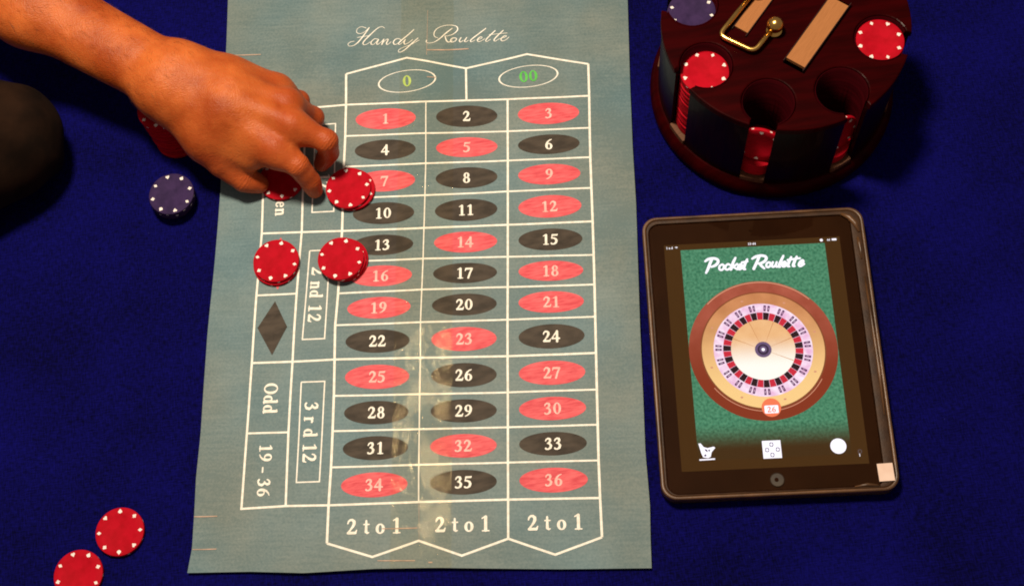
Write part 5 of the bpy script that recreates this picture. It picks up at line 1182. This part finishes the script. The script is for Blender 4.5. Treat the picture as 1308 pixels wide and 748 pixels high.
# icons along the foot of the app
plate('chip_layout_icon', [(-0.0085, -0.0908), (0.0062, -0.0908), (0.0062, -0.0762), (-0.0085, -0.0762)], Z0 + 0.00006, M['lit_white'], screen)
def small_ring(cx, cy, r): return [sector(r * 0.62, r, a, a + math.pi * 0.42, 3) for a in (0, math.pi / 2, math.pi, 3 * math.pi / 2)]
polys = []
for cx, cy in ((-0.0012, -0.0795), (-0.0050, -0.0838), (0.0035, -0.0838), (-0.0012, -0.0880)):
    polys += [[(x * 0.9 + cx, y + cy) for x, y in s] for s in small_ring(0, 0, 0.0019)]
multi('icon_rings', polys, Z0 + 0.00009, M['lit_ink'], screen)
plate('ball_icon', disc(0.0514, -0.0833, 0.0063, 40), Z0 + 0.00006, M['lit_white'], screen)
multi('swirl_icon', [[(-0.0590, -0.0760), (-0.0572, -0.0758), (-0.0550, -0.0790), (-0.0520, -0.0800), (-0.0470, -0.0790), (-0.0458, -0.0800), (-0.0490, -0.0835), (-0.0500, -0.0872), (-0.0522, -0.0882), (-0.0560, -0.0875), (-0.0572, -0.0845)],
                     [(-0.0592, -0.0900), (-0.0468, -0.0898), (-0.0468, -0.0886), (-0.0592, -0.0888)]], Z0 + 0.00006, M['lit_white'], screen)
multi('swirl_ink', [[(-0.0545, -0.0805), (-0.0525, -0.0815), (-0.0520, -0.0835), (-0.0538, -0.0822)], [(-0.0518, -0.0818), (-0.0498, -0.0812), (-0.0508, -0.0832)], [(-0.0552, -0.0856), (-0.0536, -0.0850), (-0.0534, -0.0866), (-0.0548, -0.0868)]], Z0 + 0.00009, M['lit_ink'], screen)
multi('zoom_icon', [sector(0.0011, 0.0017, a, a + 0.6, 2) for a in np.arange(6) * math.pi / 3], Z0 + 0.00006, M['lit_grey'], screen).location = (0.0678, -0.0885, 0)
lit_text('zoom_text', '1', 0.0673, -0.0913, 0.0021, Z0 + 0.00006, M['lit_white'], screen)
# status bar: carrier word, clock, battery
lit_text('status_clock', '10 44', 0.0002, 0.0958, 0.0021, Z0 + 0.00006, M['lit_white'], screen)
multi('status_wifi', [sector(0.0004, 0.0009, 0.8, 2.34, 2), sector(0.0012, 0.0018, 0.8, 2.34, 3)], Z0 + 0.00006, M['lit_white'], screen).location = (-0.0635, 0.0949, 0)
lit_text('status_device', '1 n d', -0.0693, 0.0958, 0.0021, Z0 + 0.00006, M['lit_white'], screen)
multi('status_battery', [rounded_rect(0.0672, 0.0950, 0.0712, 0.0968, 0.0003, 2), disc(0.0585, 0.0958, 0.0013, 16)], Z0 + 0.00006, M['lit_white'], screen)
lit_text('status_charge', '44', 0.0645, 0.0958, 0.0019, Z0 + 0.00006, M['lit_white'], screen)
# front
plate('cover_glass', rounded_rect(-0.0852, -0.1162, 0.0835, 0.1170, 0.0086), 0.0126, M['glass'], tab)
local('home_button', lathe('home_button', [(0, 0.0), (0.0050, 0.0), (0.0054, 0.0004), (0.0056, 0.0003)], 36), M['button'], 0.01275).location = (0.0004, -0.1085, 0.01275)
plate('button_mark', disc(-0.0002, -0.1085, 0.0016, 20), 0.01325, M['bezel'], tab)
plate('camera_dot', disc(0.0, 0.1085, 0.0014, 16), 0.01285, M['bezel'], tab)
bm = bmesh.new(); bmesh.ops.create_cube(bm, size=1)
for v_ in bm.verts: v_.co = Vector((v_.co.x * 0.0122, v_.co.y * 0.0142, v_.co.z * 0.0003))
sk = link('price_sticker', bm_mesh('price_sticker', bm), M['sticker'], tab)
sk.location = (0.0853, -0.1068, 0.01455); sk.rotation_euler = (0, 0, math.radians(1.5))

# ------------------------------------------------------------------ arm and hand
def smin(a, b, k):
    h = np.clip(k - np.abs(a - b), 0, None) / k
    return np.minimum(a, b) - h * h * k * 0.25

def surface_nets(F, origin, h):
    """continuous skin around F < 0"""
    S = F < 0
    nx, ny, nz = F.shape
    c = np.zeros((nx - 1, ny - 1, nz - 1), np.int8)
    for dx in (0, 1):
        for dy in (0, 1):
            for dz in (0, 1):
                c += S[dx:nx - 1 + dx, dy:ny - 1 + dy, dz:nz - 1 + dz]
    act = (c > 0) & (c < 8)
    I = np.argwhere(act)
    ids = np.full(act.shape, -1, np.int64); ids[act] = np.arange(len(I))
    acc = np.zeros((len(I), 3)); cnt = np.zeros(len(I))
    corners = [(x, y, z) for x in (0, 1) for y in (0, 1) for z in (0, 1)]
    for a in corners:
        for ax in range(3):
            if a[ax]: continue
            b = list(a); b[ax] = 1
            fa = F[I[:, 0] + a[0], I[:, 1] + a[1], I[:, 2] + a[2]]; fb = F[I[:, 0] + b[0], I[:, 1] + b[1], I[:, 2] + b[2]]
            m = (fa < 0) != (fb < 0)
            t = np.where(m, fa / np.where(m, fa - fb, 1), 0)
            q = np.array(a, float)[None].repeat(len(I), 0); q[:, ax] += t
            acc[m] += q[m]; cnt[m] += 1
    V = (I + acc / cnt[:, None]) * h + origin
    faces = []
    for ax in range(3):
        o1, o2 = [(1, 2), (2, 0), (0, 1)][ax]
        sl = [slice(None)] * 3; sr = [slice(None)] * 3
        sl[ax] = slice(0, -1); sr[ax] = slice(1, None)
        A, B = S[tuple(sl)], S[tuple(sr)]
        E = np.argwhere(A != B)
        ok = (E[:, o1] > 0) & (E[:, o2] > 0) & (E[:, o1] < F.shape[o1] - 1) & (E[:, o2] < F.shape[o2] - 1)
        E = E[ok]
        ins = A[tuple(E.T)]
        def cid(d1, d2):
            q = E.copy(); q[:, o1] -= d1; q[:, o2] -= d2
            return ids[tuple(q.T)]
        q = np.stack([cid(1, 1), cid(0, 1), cid(0, 0), cid(1, 0)], 1)
        q[~ins] = q[~ins][:, ::-1]
        faces.append(q)
    return V, np.concatenate(faces)

class Field:
    def __init__(s, lo, hi, h):
        s.h = h; s.lo = np.array(lo, float)
        s.n = np.ceil((np.array(hi) - s.lo) / h).astype(int) + 1
        s.ax = [s.lo[k] + h * np.arange(s.n[k]) for k in range(3)]
    def blank(s): return np.full(tuple(s.n), 1.0, np.float32)
    def cone(s, F, a, b, ra, rb, k, flat=1.0):
        a = np.array(a, float); b = np.array(b, float)
        m = max(ra, rb) + k + 0.006
        lo = np.minimum(a, b) - m; hi = np.maximum(a, b) + m
        i0 = np.clip(((lo - s.lo) / s.h).astype(int), 0, s.n - 1); i1 = np.clip(((hi - s.lo) / s.h).astype(int) + 2, 1, s.n)
        X = s.ax[0][i0[0]:i1[0]][:, None, None]; Y = s.ax[1][i0[1]:i1[1]][None, :, None]; Z = s.ax[2][i0[2]:i1[2]][None, None, :]
        d = b - a; L = d @ d
        t = np.clip(((X - a[0]) * d[0] + (Y - a[1]) * d[1] + (Z - a[2]) * d[2]) / L, 0, 1)
        D = np.sqrt((X - a[0] - t * d[0]) ** 2 + (Y - a[1] - t * d[1]) ** 2 + ((Z - a[2] - t * d[2]) / flat) ** 2) - (ra + t * (rb - ra))
        sub = F[i0[0]:i1[0], i0[1]:i1[1], i0[2]:i1[2]]
        F[i0[0]:i1[0], i0[1]:i1[1], i0[2]:i1[2]] = smin(sub, D.astype(np.float32), k)

ELB = (-0.53740, 0.88407, 0.09800); FOR = (-0.37545, 0.75250, 0.08600)
WRa = (-0.26961, 0.65873, 0.06600); WRb = (-0.25447, 0.67464, 0.06800)
MCP = {'index': (-0.18132, 0.59017, 0.05200), 'middle': (-0.16336, 0.60643, 0.06000), 'ring': (-0.16691, 0.63116, 0.05600), 'pinky': (-0.17758, 0.65404, 0.04600)}
CHAIN = {
    'index': [MCP['index'], (-0.16470, 0.57665, 0.04600), (-0.15830, 0.57052, 0.02600), (-0.15702, 0.56785, 0.01250)],
    'middle': [MCP['middle'], (-0.13726, 0.59344, 0.05000), (-0.13907, 0.59349, 0.02900), (-0.14845, 0.59292, 0.01250)],
    'ring': [MCP['ring'], (-0.15011, 0.63327, 0.02500), (-0.15495, 0.63039, 0.01600), (-0.16229, 0.62721, 0.01250)],
    'pinky': [MCP['pinky'], (-0.16143, 0.65715, 0.01800), (-0.16217, 0.65203, 0.01300), (-0.16850, 0.64832, 0.01150)],
    'thumb': [(-0.23969, 0.61693, 0.04600), (-0.23165, 0.59706, 0.03400), (-0.21633, 0.58480, 0.02100), (-0.20527, 0.58252, 0.01250)],
}
RAD = {'index': (.0112, .0096, .0084, .0072), 'middle': (.0114, .0096, .0084, .0072), 'ring': (.0110, .0092, .0080, .0070), 'pinky': (.0098, .0080, .0070, .0062), 'thumb': (.0160, .0122, .0106, .0084)}

def build_person():
    allp = [ELB, FOR] + [p_ for c_ in CHAIN.values() for p_ in c_]
    lo = np.min(allp, axis=0) - 0.05; hi = np.max(allp, axis=0) + 0.05
    fld = Field(lo, hi, 0.0016)
    arm = fld.blank()
    A = np.array
    n_arm = A(WRb) - A(WRa); n_arm[2] = 0; n_arm /= np.linalg.norm(n_arm)
    # forearm: two bones side by side make the oval section
    for s, wr in ((-1, WRa), (1, WRb)):
        e = A(ELB) + n_arm * s * 0.018; f = A(FOR) + n_arm * s * 0.0135
        fld.cone(arm, e, f, 0.027, 0.0205, 0.03)
        fld.cone(arm, f, wr, 0.0205, 0.0178, 0.03)
    fld.cone(arm, WRa, WRb, 0.0185, 0.0185, 0.02)
    # palm: rays to each knuckle
    wr = lambda t: A(WRa) * (1 - t) + A(WRb) * t
    for t, k_, r0, r1 in ((0.05, 'index', .0195, .0138), (0.35, 'middle', .0195, .0140), (0.68, 'ring', .0190, .0132), (0.98, 'pinky', .0185, .0118)):
        m = A(MCP[k_])
        mid = (wr(t) + m) / 2 + A([0, 0, 0.003])
        fld.cone(arm, wr(t), mid, r0, (r0 + r1) / 2 + 0.001, 0.018)
        fld.cone(arm, mid, m - A([0, 0, 0.0012]), (r0 + r1) / 2 + 0.001, r1, 0.014)
    # ball of the thumb and heel of the hand
    fld.cone(arm, wr(-0.02), A(CHAIN['thumb'][0]), .0180, .0190, 0.02)
    fld.cone(arm, A(CHAIN['thumb'][0]), (A(MCP['index']) + A(CHAIN['thumb'][1])) / 2 - A([0, 0, .004]), .017, .010, 0.02)
    fld.cone(arm, wr(0.9) - A([0, 0, .006]), A(MCP['pinky']) - A([0, 0, .006]), .0165, .0110, 0.02)
    # tendons over the back of the hand
    for t, k_ in ((0.15, 'index'), (0.40, 'middle'), (0.62, 'ring'), (0.82, 'pinky')):
        m = A(MCP[k_]); s0 = wr(t) * 0.55 + m * 0.45
        fld.cone(arm, s0 + A([0, 0, .0146]), m + A([0, 0, .0098]), .0026, .0040, 0.010)
    # veins
    q = lambda t, u, h_: (wr(t) * (1 - u) + (A(MCP['index']) * (1 - t) + A(MCP['pinky']) * t) * u) + A([0, 0, h_])
    for path in ([(0.2, .05, .0175), (0.35, .3, .0185), (0.3, .55, .0172), (0.18, .8, .0142)], [(0.35, .3, .0185), (0.55, .55, .0178), (0.52, .85, .0140)], [(0.9, .05, .0168), (0.75, .4, .0172), (0.55, .55, .0178)]):
        for a_, b_ in zip(path, path[1:]): fld.cone(arm, q(*a_), q(*b_), .0017, .0015, 0.0055)
    # knuckle heads
    for k_ in MCP:
        r = RAD[k_][0]
        fld.cone(arm, A(MCP[k_]) + A([0, 0, .0014]), A(MCP[k_]) + A([0.0006, 0, .0016]), r * 1.02, r * 1.02, 0.008)
    fingers = None
    for k_, ch in CHAIN.items():
        g = fld.blank()
        for (a, b, ra, rb) in zip(ch, ch[1:], RAD[k_], RAD[k_][1:]):
            mid = (A(a) + A(b)) / 2
            fld.cone(g, a, mid, ra, (ra + rb) / 2 * 0.965, 0.004)
            fld.cone(g, mid, b, (ra + rb) / 2 * 0.965, rb, 0.004)
        fingers = g if fingers is None else smin(fingers, g, 0.0015)
    F = smin(arm, fingers, 0.009)
    V, Q = surface_nets(F, fld.lo, fld.h)
    me = bpy.data.meshes.new('person')
    me.from_pydata(V.tolist(), [], Q.tolist())
    me.update()
    # reddish skin over the joints; fingers also reddened to paint in their shade
    red = np.zeros(len(V))
    for k_, ch in CHAIN.items():
        for j, (p_, s) in enumerate(zip(ch, (.017, .011, .010, .010))):
            d = np.linalg.norm(V - A(p_) - A([0, 0, .008]), axis=1)
            red = np.maximum(red, np.exp(-(d / s) ** 2) * (0.55 if j != 1 else 0.25))
    for k_, ch in CHAIN.items():  # darker red along the fingers stands in for shade
        for a_, b_, r_ in zip(ch, ch[1:], RAD[k_]):
            a_ = A(a_); b_ = A(b_); t_ = np.clip(((V - a_) @ (b_ - a_)) / ((b_ - a_) @ (b_ - a_)), 0.25 if a_ is ch[0] else 0, 1)
            d_ = np.linalg.norm(V - a_ - t_[:, None] * (b_ - a_), axis=1)
            red = np.maximum(red, 0.45 * np.clip((r_ * 1.5 - d_) / 0.004, 0, 1) * np.clip(t_ * 3, 0, 1))
    js = np.zeros(len(V)); jm = np.zeros(len(V))
    for k_, ch in CHAIN.items():
        for j in ((1, 2) if k_ != 'thumb' else (2,)):
            ax_ = A(ch[j + 1]) - A(ch[j - 1]); ax_ /= np.linalg.norm(ax_)
            rel_ = V - A(ch[j]); s_ = rel_ @ ax_; d_ = np.linalg.norm(rel_, axis=1)
            m_ = np.exp(-(s_ / 0.0045) ** 2) * np.clip((RAD[k_][j] * 2.0 - d_) / 0.006, 0, 1)
            up = m_ > jm; js[up] = s_[up]; jm[up] = m_[up]
    for nm, arr in (('joint_s', js), ('joint_m', jm)):
        at = me.attributes.new(nm, 'FLOAT', 'POINT'); at.data.foreach_set('value', arr.astype(np.float32))
    at = me.attributes.new('ruddy', 'FLOAT', 'POINT')
    at.data.foreach_set('value', red.astype(np.float32))
    o = link('person', me, M['skin'], smooth=True)
    tag(o, 'bare forearm and hand reaching in from the upper left to place a chip', 'person')
    return o
arm_obj = build_person()

def arm_hair(o, count=900):
    rnd = np.random.default_rng(5)
    me = o.data
    n = len(me.vertices)
    V = np.empty(n * 3); me.vertices.foreach_get('co', V); V = V.reshape(-1, 3)
    N = np.empty(n * 3); me.vertices.foreach_get('normal', N); N = N.reshape(-1, 3)
    d = np.array(FOR) - np.array(ELB); d /= np.linalg.norm(d)
    w = (np.array(WRa) + np.array(WRb)) / 2
    s = (V - w) @ d
    ok = np.nonzero((s < 0.012) & (s > -0.26) & (N[:, 2] > -0.1))[0]
    pick = rnd.choice(ok, count)
    side = np.cross([0, 0, 1], d)
    verts, faces = [], []
    for i in pick:
        L = rnd.uniform(0.005, 0.010); r = 0.000055
        t = d * rnd.uniform(.7, 1) + side * rnd.normal(-0.35, 0.35); t -= N[i] * (t @ N[i]); t /= np.linalg.norm(t)
        b = np.cross(N[i], t)
        p0 = V[i] - N[i] * 0.0003; p1 = V[i] + t * L * .5 + N[i] * L * .14; p2 = V[i] + t * L + N[i] * L * .12
        k = len(verts)
        for q, rr in ((p0, r), (p1, r * .8)):
            verts += [q + b * rr, q - b * rr * .5 + N[i] * rr, q - b * rr * .5 - N[i] * rr]
        verts.append(p2)
        for j in range(3):
            j2 = (j + 1) % 3
            faces.append((k + j, k + j2, k + 3 + j2, k + 3 + j)); faces.append((k + 3 + j, k + 3 + j2, k + 6))
    h = link('arm_hair', mesh('arm_hair', verts, faces), M['hair'], o)
    h['kind'] = 'stuff'
arm_hair(arm_obj)

def build_knee():
    a, b = A3((-0.57622, 0.67377, 0.06000)), A3((-0.41844, 0.64713, 0.04600))
    fld = Field(np.minimum(a, b) - 0.09, np.maximum(a, b) + 0.09, 0.004)
    F = fld.blank()
    fld.cone(F, a, b, 0.058, 0.0455, 0.02)
    fld.cone(F, b, a + A3((0.02, -0.12, -0.01)), 0.042, 0.050, 0.03)
    V, Q = surface_nets(F, fld.lo, fld.h)
    V[:, 2] += 0.0050 * np.sin(V[:, 0] * 95 + 2.5 * np.sin(V[:, 1] * 60)) * np.sin(V[:, 1] * 45 + 1)
    V[:, 2] = np.maximum(V[:, 2], 0.0)
    me = bpy.data.meshes.new('person'); me.from_pydata(V.tolist(), [], Q.tolist()); me.update()
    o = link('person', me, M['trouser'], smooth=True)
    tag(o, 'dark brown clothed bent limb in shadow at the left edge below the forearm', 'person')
def A3(p_): return np.array(p_, float)
build_knee()
